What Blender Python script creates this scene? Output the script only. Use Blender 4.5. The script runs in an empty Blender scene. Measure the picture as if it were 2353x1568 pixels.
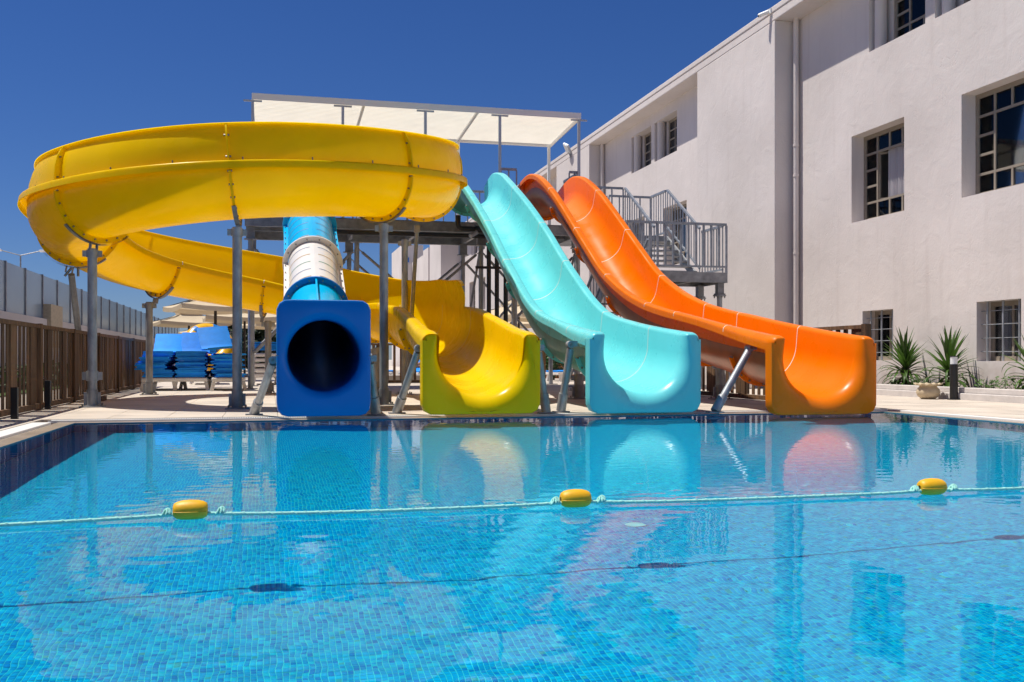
import bpy, math, random
import numpy as np
from mathutils import Vector, Matrix
R = math.radians; PI = math.pi
random.seed(7); rng = np.random.default_rng(7)
S = bpy.context.scene; COL = S.collection
S.render.engine = 'CYCLES'

# ------------------------------------------------------------------ camera
FX, HZ, CX, CAMZ = 2288.0, 826.0, 1176.5, 0.66      # measured on a 2353 px wide view of the photograph
YAW = math.atan(558.5 / FX); sa, ca = math.sin(YAW), math.cos(YAW)
cam = bpy.data.cameras.new('camera'); camo = bpy.data.objects.new('camera', cam); COL.objects.link(camo)
camo.location = (0, 0, CAMZ); camo.rotation_euler = (R(90), 0, -YAW)
cam.lens = 35; cam.sensor_width = 36; cam.shift_y = 42 / 2353; cam.clip_start = 0.05; cam.clip_end = 3000
S.camera = camo

# ------------------------------------------------------------------ sky, sun, exposure
SUN_EL = R(67.5); trav = Vector((0.90, -0.42, 0)).normalized()
sd = Vector((trav.x * math.cos(SUN_EL), trav.y * math.cos(SUN_EL), -math.sin(SUN_EL)))
w = bpy.data.worlds.new('World'); S.world = w; w.use_nodes = True
nt = w.node_tree; bg = nt.nodes['Background']
sk = nt.nodes.new('ShaderNodeTexSky'); sk.sky_type = 'NISHITA'; sk.sun_disc = False
sk.sun_elevation = SUN_EL; sk.sun_rotation = math.atan2(-trav.x, -trav.y)
sk.air_density = 1.0; sk.dust_density = 0.0; sk.ozone_density = 6.0; sk.altitude = 0
hs = nt.nodes.new('ShaderNodeHueSaturation'); hs.inputs['Saturation'].default_value = 1.15; hs.inputs['Value'].default_value = 1.0
tint = nt.nodes.new('ShaderNodeMix'); tint.data_type = 'RGBA'; tint.blend_type = 'MULTIPLY'; tint.inputs[0].default_value = 1; tint.inputs[7].default_value = (.56, .67, 1.0, 1)   # the deep polarised blue of this sky
nt.links.new(sk.outputs[0], hs.inputs['Color']); nt.links.new(hs.outputs[0], tint.inputs[6]); nt.links.new(tint.outputs[2], bg.inputs[0])
bg.inputs[1].default_value = 0.058
sun = bpy.data.lights.new('sun', 'SUN'); suno = bpy.data.objects.new('sun', sun); COL.objects.link(suno)
sun.energy = 4.5; sun.angle = R(0.53); sun.color = (1.0, 0.94, 0.85)
sun.cycles.is_caustics_light = True
suno.rotation_euler = sd.to_track_quat('-Z', 'Y').to_euler(); suno.location = (-10, 5, 30)
vs = S.view_settings; vs.view_transform = 'Standard'; vs.look = 'None'; vs.exposure = 0.32; vs.gamma = 1; vs.use_curve_mapping = False
S.cycles.max_bounces = 10; S.cycles.transparent_max_bounces = 8; S.cycles.sample_clamp_indirect = 6

# ------------------------------------------------------------------ helpers
def at(px, py=None, X=None, Y=None, z=None):
    """world point seen at a pixel of the 2353 px wide view, on a plane at its real distance"""
    a = (px - CX) / FX; b = (HZ - py) / FX if py is not None else 0
    d = Vector((sa + a * ca, ca - a * sa, b))
    t = X / d.x if X is not None else Y / d.y if Y is not None else (z - CAMZ) / d.z
    return Vector((0, 0, CAMZ)) + d * t

def nodes(m):
    n = m.node_tree.nodes; l = m.node_tree.links; return n, l, n['Principled BSDF']
def mat(name, col, rough=0.5, metal=0.0, var=0.0, vs=3.0, bump=0.0, bs=40.0, stretch=(1, 1, 1), dark=None, spec=0.5, trans=0.0, coat=0.0, rnd=0.0, bdist=0.02, detail=5, rv=0):
    m = bpy.data.materials.new(name); m.use_nodes = True; n, l, b = nodes(m)
    b.inputs['Base Color'].default_value = (*col, 1); b.inputs['Roughness'].default_value = rough
    b.inputs['Metallic'].default_value = metal; b.inputs['Specular IOR Level'].default_value = spec
    b.inputs['Coat Weight'].default_value = coat; b.inputs['Coat Roughness'].default_value = 0.08
    tc = n.new('ShaderNodeTexCoord'); mp = n.new('ShaderNodeMapping'); mp.inputs['Scale'].default_value = stretch
    geo = n.new('ShaderNodeNewGeometry'); l.new(geo.outputs['Position'], mp.inputs[0])
    src = None
    if var:
        no = n.new('ShaderNodeTexNoise'); no.inputs['Scale'].default_value = vs; no.inputs['Detail'].default_value = detail; no.inputs['Roughness'].default_value = 0.6
        l.new(mp.outputs[0], no.inputs[0])
        rp = n.new('ShaderNodeMapRange'); rp.inputs[1].default_value = 0.3; rp.inputs[2].default_value = 0.7; rp.inputs[3].default_value = 0; rp.inputs[4].default_value = 1
        l.new(no.outputs[0], rp.inputs[0])
        mx = n.new('ShaderNodeMix'); mx.data_type = 'RGBA'; mx.inputs[6].default_value = (*[c * (1 - var) for c in (dark or col)], 1) if dark is None else (*dark, 1)
        mx.inputs[7].default_value = (*[min(1, c * (1 + var * .5)) for c in col], 1); l.new(rp.outputs[0], mx.inputs[0]); src = mx.outputs[2]
    if rv:
        nr_ = n.new('ShaderNodeTexNoise'); nr_.inputs['Scale'].default_value = 2.6; nr_.inputs['Detail'].default_value = 7; l.new(geo.outputs['Position'], nr_.inputs[0])
        rr_ = n.new('ShaderNodeMapRange'); rr_.inputs[1].default_value = .35; rr_.inputs[2].default_value = .7; rr_.inputs[3].default_value = rough - rv * .4; rr_.inputs[4].default_value = rough + rv; l.new(nr_.outputs[0], rr_.inputs[0]); l.new(rr_.outputs[0], b.inputs['Roughness'])
    if rnd:
        oi = n.new('ShaderNodeObjectInfo'); hv = n.new('ShaderNodeHueSaturation')
        mr = n.new('ShaderNodeMapRange'); mr.inputs[3].default_value = 1 - rnd; mr.inputs[4].default_value = 1 + rnd
        l.new(oi.outputs['Random'], mr.inputs[0]); l.new(mr.outputs[0], hv.inputs['Value'])
        if src: l.new(src, hv.inputs['Color'])
        else: hv.inputs['Color'].default_value = (*col, 1)
        src = hv.outputs[0]
    if src: l.new(src, b.inputs['Base Color'])
    if bump:
        n2 = n.new('ShaderNodeTexNoise'); n2.inputs['Scale'].default_value = bs; n2.inputs['Detail'].default_value = 6
        l.new(mp.outputs[0], n2.inputs[0]); bp = n.new('ShaderNodeBump'); bp.inputs['Strength'].default_value = bump; bp.inputs['Distance'].default_value = bdist
        l.new(n2.outputs[0], bp.inputs['Height']); l.new(bp.outputs[0], b.inputs['Normal'])
    if trans:
        out = n['Material Output']; tr = n.new('ShaderNodeBsdfTranslucent'); ms = n.new('ShaderNodeMixShader'); ms.inputs[0].default_value = trans
        if src: l.new(src, tr.inputs[0])
        else: tr.inputs[0].default_value = (*col, 1)
        l.new(b.outputs[0], ms.inputs[1]); l.new(tr.outputs[0], ms.inputs[2]); l.new(ms.outputs[0], out.inputs[0])
    return m

M = {}
M['yellow'] = mat('yellow_fibreglass', (1.0, 0.75, 0.0), 0.25, var=0.05, vs=1.2, bump=0.010, bs=9, spec=.2, trans=0.46, rv=.16)
M['yellow2'] = mat('lemon_fibreglass', (1.0, 0.69, 0.0), 0.25, var=0.05, vs=1.2, bump=0.008, bs=9, spec=.2, trans=0.30, rv=.16)
M['turq'] = mat('turquoise_fibreglass', (0.16, 0.72, 0.75), 0.28, var=0.06, vs=1.0, bump=0.010, bs=9, spec=.4, trans=0.08, rv=.16)
M['orange'] = mat('orange_fibreglass', (1.0, 0.225, 0.001), 0.28, var=0.06, vs=1.0, bump=0.010, bs=9, spec=.3, trans=0.22, rv=.16)
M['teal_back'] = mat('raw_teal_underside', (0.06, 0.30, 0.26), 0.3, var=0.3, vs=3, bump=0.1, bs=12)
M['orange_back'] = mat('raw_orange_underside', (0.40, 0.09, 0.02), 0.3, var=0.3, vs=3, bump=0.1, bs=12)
M['blue'] = mat('shaded_blue_fibreglass', (0.0, 0.18, 0.56), 0.3, var=0.06, vs=1.5, bump=0.02, bs=9, spec=.3)  # tube's own gelcoat with shade put into the colour, for plate, lining and flanges
M['cyan'] = mat('sky_blue_fibreglass', (0.0, 0.46, 0.85), 0.25, var=0.05, vs=1.5, bump=0.02, bs=9, spec=.4)
M['white'] = mat('white_fibreglass', (0.80, 0.79, 0.76), 0.3, var=0.04, vs=2, coat=0.3)
M['seam'] = mat('white_joint_sealant', (0.85, 0.80, 0.70), 0.6)
M['st_b'] = mat('slate_stripe', (0.12, 0.19, 0.33), 0.5); M['st_o'] = mat('ochre_stripe', (0.45, 0.27, 0.06), 0.5); M['st_g'] = mat('green_stripe', (0.03, 0.25, 0.16), 0.5)
M['galv'] = mat('galvanised_steel', (0.38, 0.40, 0.42), 0.5, metal=0.4, var=0.35, vs=9, bump=0.05, bs=60, stretch=(1, 1, .5))
M['galv2'] = mat('dull_galvanised_steel', (0.30, 0.31, 0.33), 0.55, metal=0.4, var=0.4, vs=5, bump=0.08, bs=50)
M['rail'] = mat('railing_steel', (0.30, 0.33, 0.38), 0.5, metal=0.35, var=0.3, vs=7, bump=0.05, bs=60)
M['bolt'] = mat('bolt_steel', (0.25, 0.24, 0.22), 0.45, metal=0.8)
M['black'] = mat('black_plastic_pipe', (0.012, 0.012, 0.014), 0.4)
M['roofw'] = mat('white_roof_sheet', (0.86, 0.82, 0.72), 0.5, var=0.05, vs=1.5, trans=0.6)
M['fascia'] = mat('white_fascia_metal', (0.78, 0.77, 0.76), 0.45)
M['postw'] = mat('pale_painted_steel', (0.45, 0.48, 0.53), 0.45, metal=0.3)
M['wood'] = mat('weathered_fence_wood', (0.14, 0.075, 0.034), 0.8, var=0.6, vs=2.2, bump=0.25, bs=9, stretch=(9, 9, .7), rnd=0.4)
M['deck'] = mat('pale_deck_paving', (0.58, 0.51, 0.43), 0.65, var=0.22, vs=1.1, bump=0.05, bs=50, rnd=0.05)
M['grout'] = mat('dark_paving_grout', (0.34, 0.29, 0.24), 0.9)
M['coping'] = mat('wet_beige_coping', (0.40, 0.33, 0.25), 0.25, var=0.2, vs=4, bump=0.03, bs=30)
M['whitep'] = mat('white_plastic', (0.82, 0.82, 0.80), 0.4)
M['plastic'] = mat('lounger_plastic', (0.72, 0.69, 0.66), 0.4, var=0.1, vs=5)
M['cushion'] = mat('blue_cushion_fabric', (0.0, 0.28, 0.92), 0.75, var=0.15, vs=6, bump=0.15, bs=14, rnd=0.2)
M['cream'] = mat('cream_parasol_cloth', (0.70, 0.58, 0.40), 0.8, trans=0.25, var=0.06, vs=2)
M['darkpole'] = mat('dark_metal', (0.02, 0.015, 0.012), 0.5)
M['leaf'] = mat('yucca_leaf', (0.07, 0.15, 0.022), 0.4, var=0.3, vs=3, rnd=0.45, trans=0.25)
M['hedge'] = mat('hedge_leaf', (0.05, 0.10, 0.025), 0.6, var=0.4, vs=4, trans=0.2)
M['pine'] = mat('dark_conifer_leaf', (0.022, 0.045, 0.014), 0.7, var=0.5, vs=2, trans=0.1)
M['bark'] = mat('bark', (0.12, 0.08, 0.05), 0.9, var=0.4, vs=6, bump=0.4, bs=20)
M['soil'] = mat('planter_soil', (0.14, 0.10, 0.07), 0.95, var=0.4, vs=8, bump=0.5, bs=30)
M['kerb'] = mat('painted_kerb', (0.60, 0.56, 0.53), 0.8, var=0.15, vs=5, bump=0.2, bs=30)
M['ground'] = mat('pale_ground', (0.55, 0.49, 0.42), 0.9, var=0.2, vs=.4, bump=0.1, bs=8)
M['lawn'] = mat('lawn', (0.08, 0.14, 0.03), 0.9, var=0.4, vs=3, bump=0.5, bs=60)
M['frame'] = mat('taupe_window_frame', (0.30, 0.255, 0.20), 0.6, var=0.12, vs=6)
M['glass'] = mat('dark_window_glass', (0.012, 0.016, 0.022), 0.06, spec=0.6)
M['curtain'] = mat('pale_curtain', (0.66, 0.63, 0.66), 0.85, trans=.3)
M['inner'] = mat('dark_interior', (0.26, 0.23, 0.20), 0.9)
M['glaze'] = mat('blue_grey_glass_screen', (0.30, 0.40, 0.48), 0.25, var=0.1, vs=.5)
M['clay'] = mat('cream_clay', (0.55, 0.45, 0.30), 0.7, var=0.2, vs=12, bump=0.1, bs=50)
M['lampglass'] = mat('frosted_lamp_glass', (0.75, 0.78, 0.8), 0.3)
M['buoy'] = mat('yellow_float_plastic', (0.85, 0.44, 0.004), 0.5, var=0.1, vs=25, bump=0.05, bs=90)
M['rope'] = mat('pale_green_rope', (0.35, 0.75, 0.66), 0.8, var=0.15, vs=60, bump=0.6, bs=200, bdist=.004)
M['skin'] = mat('tanned_skin', (0.38, 0.15, 0.09), 0.6)
M['red'] = mat('red_cloth', (0.35, 0.03, 0.03), 0.8)
M['ring_y'] = mat('yellow_vinyl', (0.90, 0.48, 0.01), 0.3); M['ring_o'] = mat('orange_vinyl', (0.85, 0.16, 0.01), 0.3); M['ring_b'] = mat('blue_vinyl', (0.02, 0.2, 0.6), 0.3)
M['sgreen'] = mat('green_sign_paint', (0.01, 0.28, 0.10), 0.5); M['sblue'] = mat('blue_sign_paint', (0.01, 0.16, 0.55), 0.5); M['swood'] = mat('orange_sign_wood', (0.40, 0.14, 0.04), 0.6)

# stucco with broad tone changes, trowel marks and fine grain
m = bpy.data.materials.new('white_stucco'); m.use_nodes = True; n, l, b = nodes(m); M['stucco'] = m
geo = n.new('ShaderNodeNewGeometry'); b.inputs['Roughness'].default_value = 0.9
n1 = n.new('ShaderNodeTexNoise'); n1.inputs['Scale'].default_value = 0.5; n1.inputs['Detail'].default_value = 6; l.new(geo.outputs['Position'], n1.inputs[0])
cr = n.new('ShaderNodeValToRGB'); cr.color_ramp.elements[0].position = .3; cr.color_ramp.elements[0].color = (.62, .565, .535, 1); cr.color_ramp.elements[1].position = .7; cr.color_ramp.elements[1].color = (.73, .67, .64, 1)
l.new(n1.outputs[0], cr.inputs[0])
mpz = n.new('ShaderNodeMapping'); mpz.inputs['Scale'].default_value = (5, 5, .35); l.new(geo.outputs['Position'], mpz.inputs[0])
n4 = n.new('ShaderNodeTexNoise'); n4.inputs['Scale'].default_value = 1.0; n4.inputs['Detail'].default_value = 4; l.new(mpz.outputs[0], n4.inputs[0])
r4 = n.new('ShaderNodeMapRange'); r4.inputs[1].default_value = .55; r4.inputs[2].default_value = .8; r4.inputs[3].default_value = 0; r4.inputs[4].default_value = .24; l.new(n4.outputs[0], r4.inputs[0])
mxs = n.new('ShaderNodeMix'); mxs.data_type = 'RGBA'; mxs.inputs[7].default_value = (.45, .38, .35, 1); l.new(cr.outputs[0], mxs.inputs[6]); l.new(r4.outputs[0], mxs.inputs[0]); 
sx_ = n.new('ShaderNodeSeparateXYZ'); l.new(geo.outputs['Position'], sx_.inputs[0]); nd_ = n.new('ShaderNodeTexNoise'); nd_.inputs['Scale'].default_value = 3.5; nd_.inputs['Detail'].default_value = 6; l.new(geo.outputs['Position'], nd_.inputs[0])
dz_ = n.new('ShaderNodeMath'); dz_.operation = 'MULTIPLY_ADD'; dz_.inputs[1].default_value = -1.6; dz_.inputs[2].default_value = .95; l.new(nd_.outputs[0], dz_.inputs[0])      # ragged height of the splash-dirt edge
df_ = n.new('ShaderNodeMath'); df_.operation = 'ADD'; l.new(sx_.outputs[2], df_.inputs[0]); l.new(dz_.outputs[0], df_.inputs[1])
dm_ = n.new('ShaderNodeMapRange'); dm_.inputs[1].default_value = .25; dm_.inputs[2].default_value = .75; dm_.inputs[3].default_value = .35; dm_.inputs[4].default_value = 0; l.new(df_.outputs[0], dm_.inputs[0])
md_ = n.new('ShaderNodeMix'); md_.data_type = 'RGBA'; md_.inputs[7].default_value = (.34, .25, .19, 1); l.new(dm_.outputs[0], md_.inputs[0]); l.new(mxs.outputs[2], md_.inputs[6]); l.new(md_.outputs[2], b.inputs[0])
n2 = n.new('ShaderNodeTexNoise'); n2.inputs['Scale'].default_value = 22; n2.inputs['Detail'].default_value = 8; l.new(geo.outputs['Position'], n2.inputs[0])
n3 = n.new('ShaderNodeTexNoise'); n3.inputs['Scale'].default_value = 2.2; n3.inputs['Detail'].default_value = 3; n3.inputs['Distortion'].default_value = 1.2; l.new(geo.outputs['Position'], n3.inputs[0])
vo = n.new('ShaderNodeTexVoronoi'); vo.feature = 'DISTANCE_TO_EDGE'; vo.inputs['Scale'].default_value = 1.6
dn = n.new('ShaderNodeVectorMath'); dn.operation = 'MULTIPLY_ADD'; dn.inputs[1].default_value = (1.3, 1.3, 1.3); l.new(n3.outputs['Color'], dn.inputs[0]); l.new(geo.outputs['Position'], dn.inputs[2]); l.new(dn.outputs[0], vo.inputs['Vector'])
vr = n.new('ShaderNodeMapRange'); vr.inputs[1].default_value = 0; vr.inputs[2].default_value = .012; vr.inputs[3].default_value = -.4; vr.inputs[4].default_value = 0; l.new(vo.outputs['Distance'], vr.inputs[0])
ng = n.new('ShaderNodeTexNoise'); ng.inputs['Scale'].default_value = 1.1; l.new(geo.outputs['Position'], ng.inputs[0])
gr = n.new('ShaderNodeMapRange'); gr.inputs[1].default_value = .55; gr.inputs[2].default_value = .62; l.new(ng.outputs[0], gr.inputs[0])
cm = n.new('ShaderNodeMath'); cm.operation = 'MULTIPLY'; l.new(vr.outputs[0], cm.inputs[0]); l.new(gr.outputs[0], cm.inputs[1])
ad = n.new('ShaderNodeMath'); ad.operation = 'MULTIPLY_ADD'; ad.inputs[1].default_value = .28; l.new(n2.outputs[0], ad.inputs[0]); l.new(n3.outputs[0], ad.inputs[2])
ad2 = n.new('ShaderNodeMath'); ad2.operation = 'ADD'; l.new(ad.outputs[0], ad2.inputs[0]); l.new(cm.outputs[0], ad2.inputs[1])
bp = n.new('ShaderNodeBump'); bp.inputs['Strength'].default_value = .38; bp.inputs['Distance'].default_value = .022; l.new(ad2.outputs[0], bp.inputs['Height']); l.new(bp.outputs[0], b.inputs['Normal'])

# mosaic tile: every tile its own blue
def mosaic(name, cols):
    m = bpy.data.materials.new(name); m.use_nodes = True; n, l, b = nodes(m)
    b.inputs['Roughness'].default_value = .6; b.inputs['Specular IOR Level'].default_value = .1
    oi = n.new('ShaderNodeObjectInfo'); ge = n.new('ShaderNodeNewGeometry')
    a = n.new('ShaderNodeMath'); a.operation = 'ADD'; l.new(oi.outputs['Random'], a.inputs[0]); l.new(ge.outputs['Random Per Island'], a.inputs[1])
    f = n.new('ShaderNodeMath'); f.operation = 'FRACT'; l.new(a.outputs[0], f.inputs[0])
    c = n.new('ShaderNodeValToRGB'); c.color_ramp.interpolation = 'CONSTANT'
    while len(c.color_ramp.elements) < len(cols): c.color_ramp.elements.new(.5)
    for i, (p, q) in enumerate(cols): c.color_ramp.elements[i].position = p; c.color_ramp.elements[i].color = (*q, 1)
    l.new(f.outputs[0], c.inputs[0]); l.new(c.outputs[0], b.inputs[0]); return m
M['mosaic'] = mosaic('blue_mosaic_tile', [(0, (.0, .36, .70)), (.16, (.0, .42, .74)), (.34, (.0, .49, .82)), (.52, (.0, .44, .78)), (.68, (.0, .55, .83)), (.80, (.0, .28, .66)), (.90, (.0, .60, .80)), (.98, (.10, .46, .52))])
M['tgrout'] = mat('pale_tile_grout', (.12, .78, .78), .7)
M['poolwall'] = mosaic('shaded_pool_wall_tile', [(0, (.0, .16, .36)), (.4, (.0, .20, .42)), (.75, (.0, .13, .33))])  # darker blues than the floor: shade on the walls put into the colour

org = {}
def tag(o, label=None, cat=None, group=None, kind=None):
    if label: o['label'] = label
    if cat: o['category'] = cat
    if group: o['group'] = group
    if kind: o['kind'] = kind
    return o
def thing(name, label, cat, loc=(0, 0, 0), group=None, kind=None):
    o = bpy.data.objects.new(name, None); COL.objects.link(o); o.location = loc; o.empty_display_size = .1
    org[o.name] = Vector(loc); return tag(o, label, cat, group, kind)
def link(o, parent, at_=None):
    """link o (mesh given in world coordinates, or piece placed at at_) under parent"""
    COL.objects.link(o)
    og = org.get(parent.name, Vector((0, 0, 0))) if parent else Vector((0, 0, 0))
    if parent: o.parent = parent
    if at_ is not None: o.location = Vector(at_) - og
    org[o.name] = og
    return o

class MB:
    def __init__(s): s.v = []; s.f = []
    def add(s, vs_, fs):
        k = len(s.v); s.v += [tuple(x) for x in vs_]; s.f += [tuple(i + k for i in f) for f in fs]; return s
    def box(s, c, d, rz=0, M3=None):
        vs_ = []
        for i in (-.5, .5):
            for j in (-.5, .5):
                for k in (-.5, .5):
                    p = Vector((i * d[0], j * d[1], k * d[2]))
                    if M3 is not None: p = M3 @ p
                    elif rz: p = Matrix.Rotation(rz, 3, 'Z') @ p
                    vs_.append(p + Vector(c))
        return s.add(vs_, [(0, 1, 3, 2), (4, 6, 7, 5), (0, 4, 5, 1), (2, 3, 7, 6), (0, 2, 6, 4), (1, 5, 7, 3)])
    def span(s, a, b):
        return s.box([(x + y) / 2 for x, y in zip(a, b)], [abs(y - x) for x, y in zip(a, b)])
    def bar(s, p, q, w_, h, up=(0, 0, 1)):
        p, q = Vector(p), Vector(q); t = (q - p).normalized(); u = Vector(up)
        if abs(t.dot(u)) > .99: u = Vector((0, 1, 0))
        x = t.cross(u).normalized(); y = x.cross(t)
        m3 = Matrix((x, t, y)).transposed()
        return s.box((p + q) / 2, (w_, (q - p).length, h), M3=m3)
    def tube(s, pts, r, n=12, cap=True):
        pts = [Vector(p) for p in pts]; rr = r if isinstance(r, (list, tuple)) else [r] * len(pts); k = len(s.v); last = None
        for i, p in enumerate(pts):
            t = (pts[min(i + 1, len(pts) - 1)] - pts[max(i - 1, 0)]).normalized()
            if last is None:
                last = t.orthogonal().normalized()
            u = (last - t * last.dot(t)).normalized(); last = u; w_ = t.cross(u)
            s.v += [tuple(p + (u * math.cos(a) + w_ * math.sin(a)) * rr[i]) for a in (2 * PI * j / n for j in range(n))]
        for i in range(len(pts) - 1):
            for j in range(n): a = k + i * n + j; b = k + i * n + (j + 1) % n; s.f.append((a, b, b + n, a + n))
        if cap: s.f.append(tuple(k + j for j in range(n))[::-1]); s.f.append(tuple(k + (len(pts) - 1) * n + j for j in range(n)))
        return s
    def cyl(s, c, r, h, n=16, r2=None):
        c = Vector(c); return s.tube([c, c + Vector((0, 0, h))], [r, r if r2 is None else r2], n)
    def lathe(s, c, prof, n=24):
        c = Vector(c); k = len(s.v)
        for r, z in prof: s.v += [(c.x + r * math.cos(2 * PI * j / n), c.y + r * math.sin(2 * PI * j / n), c.z + z) for j in range(n)]
        for i in range(len(prof) - 1):
            for j in range(n): a = k + i * n + j; b = k + i * n + (j + 1) % n; s.f.append((a, b, b + n, a + n))
        return s
    def grid(s, rows, closed=False):
        k = len(s.v); m_ = len(rows[0])
        for r in rows: s.v += [tuple(p) for p in r]
        for i in range(len(rows) - 1):
            for j in range(m_ if closed else m_ - 1): a = k + i * m_ + j; b = k + i * m_ + (j + 1) % m_; s.f.append((a, b, b + m_, a + m_))
        return s
    def prism(s, poly, z0, z1):
        n_ = len(poly); return s.add([(x, y, z0) for x, y in poly] + [(x, y, z1) for x, y in poly],
            [tuple(range(n_))[::-1], tuple(range(n_, 2 * n_))] + [(i, (i + 1) % n_, (i + 1) % n_ + n_, i + n_) for i in range(n_)])
    def mesh(s, name, m_, smooth=0, off=None):
        me = bpy.data.meshes.new(name)
        vv = s.v if off is None else [(x - off.x, y - off.y, z - off.z) for x, y, z in s.v]
        me.from_pydata(vv, [], s.f); me.materials.append(m_)
        if smooth:
            me.polygons.foreach_set('use_smooth', [True] * len(me.polygons)); me.set_sharp_from_angle(angle=R(smooth))
        return me
    def build(s, name, m_, parent=None, smooth=0, bevel=0, solid=0, label=None, kind=None):
        off = org.get(parent.name, Vector((0, 0, 0))) if parent else None
        o = bpy.data.objects.new(name, s.mesh(name, m_, smooth, off)); link(o, parent)
        if solid:
            md = o.modifiers.new('solid', 'SOLIDIFY'); md.thickness = solid; md.offset = 1; md.use_rim = False
        if bevel:
            md = o.modifiers.new('bevel', 'BEVEL'); md.width = bevel; md.segments = 2; md.limit_method = 'ANGLE'
        if label: o['label'] = label
        if kind: o['kind'] = kind
        return o
def copy_tree(o, parent=None):
    c = o.copy(); COL.objects.link(c)
    if parent: c.parent = parent
    for ch in o.children: copy_tree(ch, c)
    return c
def piece(name, me, parent, loc, rz=0, sc=None, rot=None):
    o = bpy.data.objects.new(name, me); link(o, parent, loc)
    if rz: o.rotation_euler.z = rz
    if rot: o.rotation_euler = rot
    if sc: o.scale = sc
    return o
def interp(tab, x):
    """smooth (monotone-ish) interpolation of a table"""
    xs = [t[0] for t in tab]; ys = [t[1] for t in tab]
    if xs[0] > xs[-1]: xs = xs[::-1]; ys = ys[::-1]
    if x <= xs[0]: return ys[0]
    if x >= xs[-1]: return ys[-1]
    i = max(j for j in range(len(xs) - 1) if xs[j] <= x)
    def sl(j):
        if j == 0: return (ys[1] - ys[0]) / (xs[1] - xs[0])
        if j == len(xs) - 1: return (ys[-1] - ys[-2]) / (xs[-1] - xs[-2])
        return (ys[j + 1] - ys[j - 1]) / (xs[j + 1] - xs[j - 1])
    h = xs[i + 1] - xs[i]; t = (x - xs[i]) / h
    return ys[i] * (2 * t ** 3 - 3 * t * t + 1) + h * sl(i) * (t ** 3 - 2 * t * t + t) + ys[i + 1] * (-2 * t ** 3 + 3 * t * t) + h * sl(i + 1) * (t ** 3 - t * t)

# ================================================================== SETTING
PX0, PX1, PYF, PYN, PD, WZ = -2.02, 7.76, 11.42, -4.0, -1.20, -0.03
g = MB()
def sheet(mb, x0, x1, y0, y1, z): mb.add([(x0, y0, z), (x1, y0, z), (x1, y1, z), (x0, y1, z)], [(0, 1, 2, 3)])
sheet(g, -600, -2.3, -300, 1500, -.05); sheet(g, 8.05, 900, -300, 1500, -.05); sheet(g, -2.3, 8.05, 11.7, 1500, -.05); sheet(g, -2.3, 8.05, -300, -4.3, -.05)
g.build('ground', M['ground'], kind='structure')

# pool basin: shell, coping, mosaic
basin = thing('pool', None, None, (0, 0, 0), kind='structure')
f = MB(); sheet(f, PX0, PX1, PYN, PYF, PD); fl = f.build('pool_floor', M['tgrout'], basin); fl.cycles.is_caustics_receiver = True
T = .0212; G = .0025
txs = np.arange(PX0 + .01, PX1 - T, T); tys = np.arange(1.6, PYF - T, T)
GX, GY = np.meshgrid(txs, tys); cx_ = GX.ravel() + T / 2; cy_ = GY.ravel() + T / 2
dep = cx_ * sa + cy_ * ca; lat = cx_ * ca - cy_ * sa
inview = np.abs(lat) < dep * .50
dist = np.hypot(cx_, cy_) + np.where(inview & (cy_ > 3.3), 0, 1e3)
near = set(np.argsort(dist)[:300].tolist())
h = (T - G) / 2
tb = MB(); tb.add([(-h, -h, 0), (h, -h, 0), (h, h, 0), (-h, h, 0), (-h + .0006, -h + .0006, .0015), (h - .0006, -h + .0006, .0015), (h - .0006, h - .0006, .0015), (-h + .0006, h - .0006, .0015)],
    [(4, 5, 6, 7), (0, 1, 5, 4), (1, 2, 6, 5), (2, 3, 7, 6), (3, 0, 4, 7)])
tme = tb.mesh('mosaic_tile', M['mosaic'])
for i in near:
    o = piece('mosaic_tile', tme, fl, (cx_[i], cy_[i], PD + .001)); o.cycles.is_caustics_receiver = True
rest = np.array([i for i in range(len(cx_)) if i not in near and cy_[i] < 5.6]); far_ = np.array([i for i in range(len(cx_)) if cy_[i] >= 5.6])
bv = np.array(tb.v); bf = np.array(tb.f); N = len(rest)
jit = rng.normal(0, .0004, (N, 1, 3)); jit[:, :, 2] = np.abs(jit[:, :, 2])
V = (bv[None] + np.stack([cx_[rest], cy_[rest], np.full(N, PD + .001)], -1)[:, None, :] + jit).reshape(-1, 3)
F = (bf[None] + (np.arange(N) * 8)[:, None, None]).reshape(-1, 4)
me = bpy.data.meshes.new('mosaic_tile'); me.vertices.add(len(V)); me.vertices.foreach_set('co', V.ravel())
me.loops.add(F.size); me.loops.foreach_set('vertex_index', F.ravel().astype(np.int32)); me.polygons.add(len(F)); me.polygons.foreach_set('loop_start', np.arange(0, F.size, 4, dtype=np.int32)); me.update(calc_edges=True); me.validate()
me.materials.append(M['mosaic']); o = bpy.data.objects.new('mosaic_tile', me); link(o, fl); o['kind'] = 'stuff'; o.cycles.is_caustics_receiver = True
N = len(far_); V = (bv[None, 4:] + np.stack([cx_[far_], cy_[far_], np.full(N, PD + .001)], -1)[:, None, :]).reshape(-1, 3); F = (np.array([[0, 1, 2, 3]])[None] + (np.arange(N) * 4)[:, None, None]).reshape(-1, 4)
me = bpy.data.meshes.new('mosaic_tile'); me.vertices.add(len(V)); me.vertices.foreach_set('co', V.ravel())
me.loops.add(F.size); me.loops.foreach_set('vertex_index', F.ravel().astype(np.int32)); me.polygons.add(len(F)); me.polygons.foreach_set('loop_start', np.arange(0, F.size, 4, dtype=np.int32)); me.update(calc_edges=True)
me.materials.append(M['mosaic']); o = bpy.data.objects.new('mosaic_tile', me); link(o, fl); o['kind'] = 'stuff'; o.cycles.is_caustics_receiver = True
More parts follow.
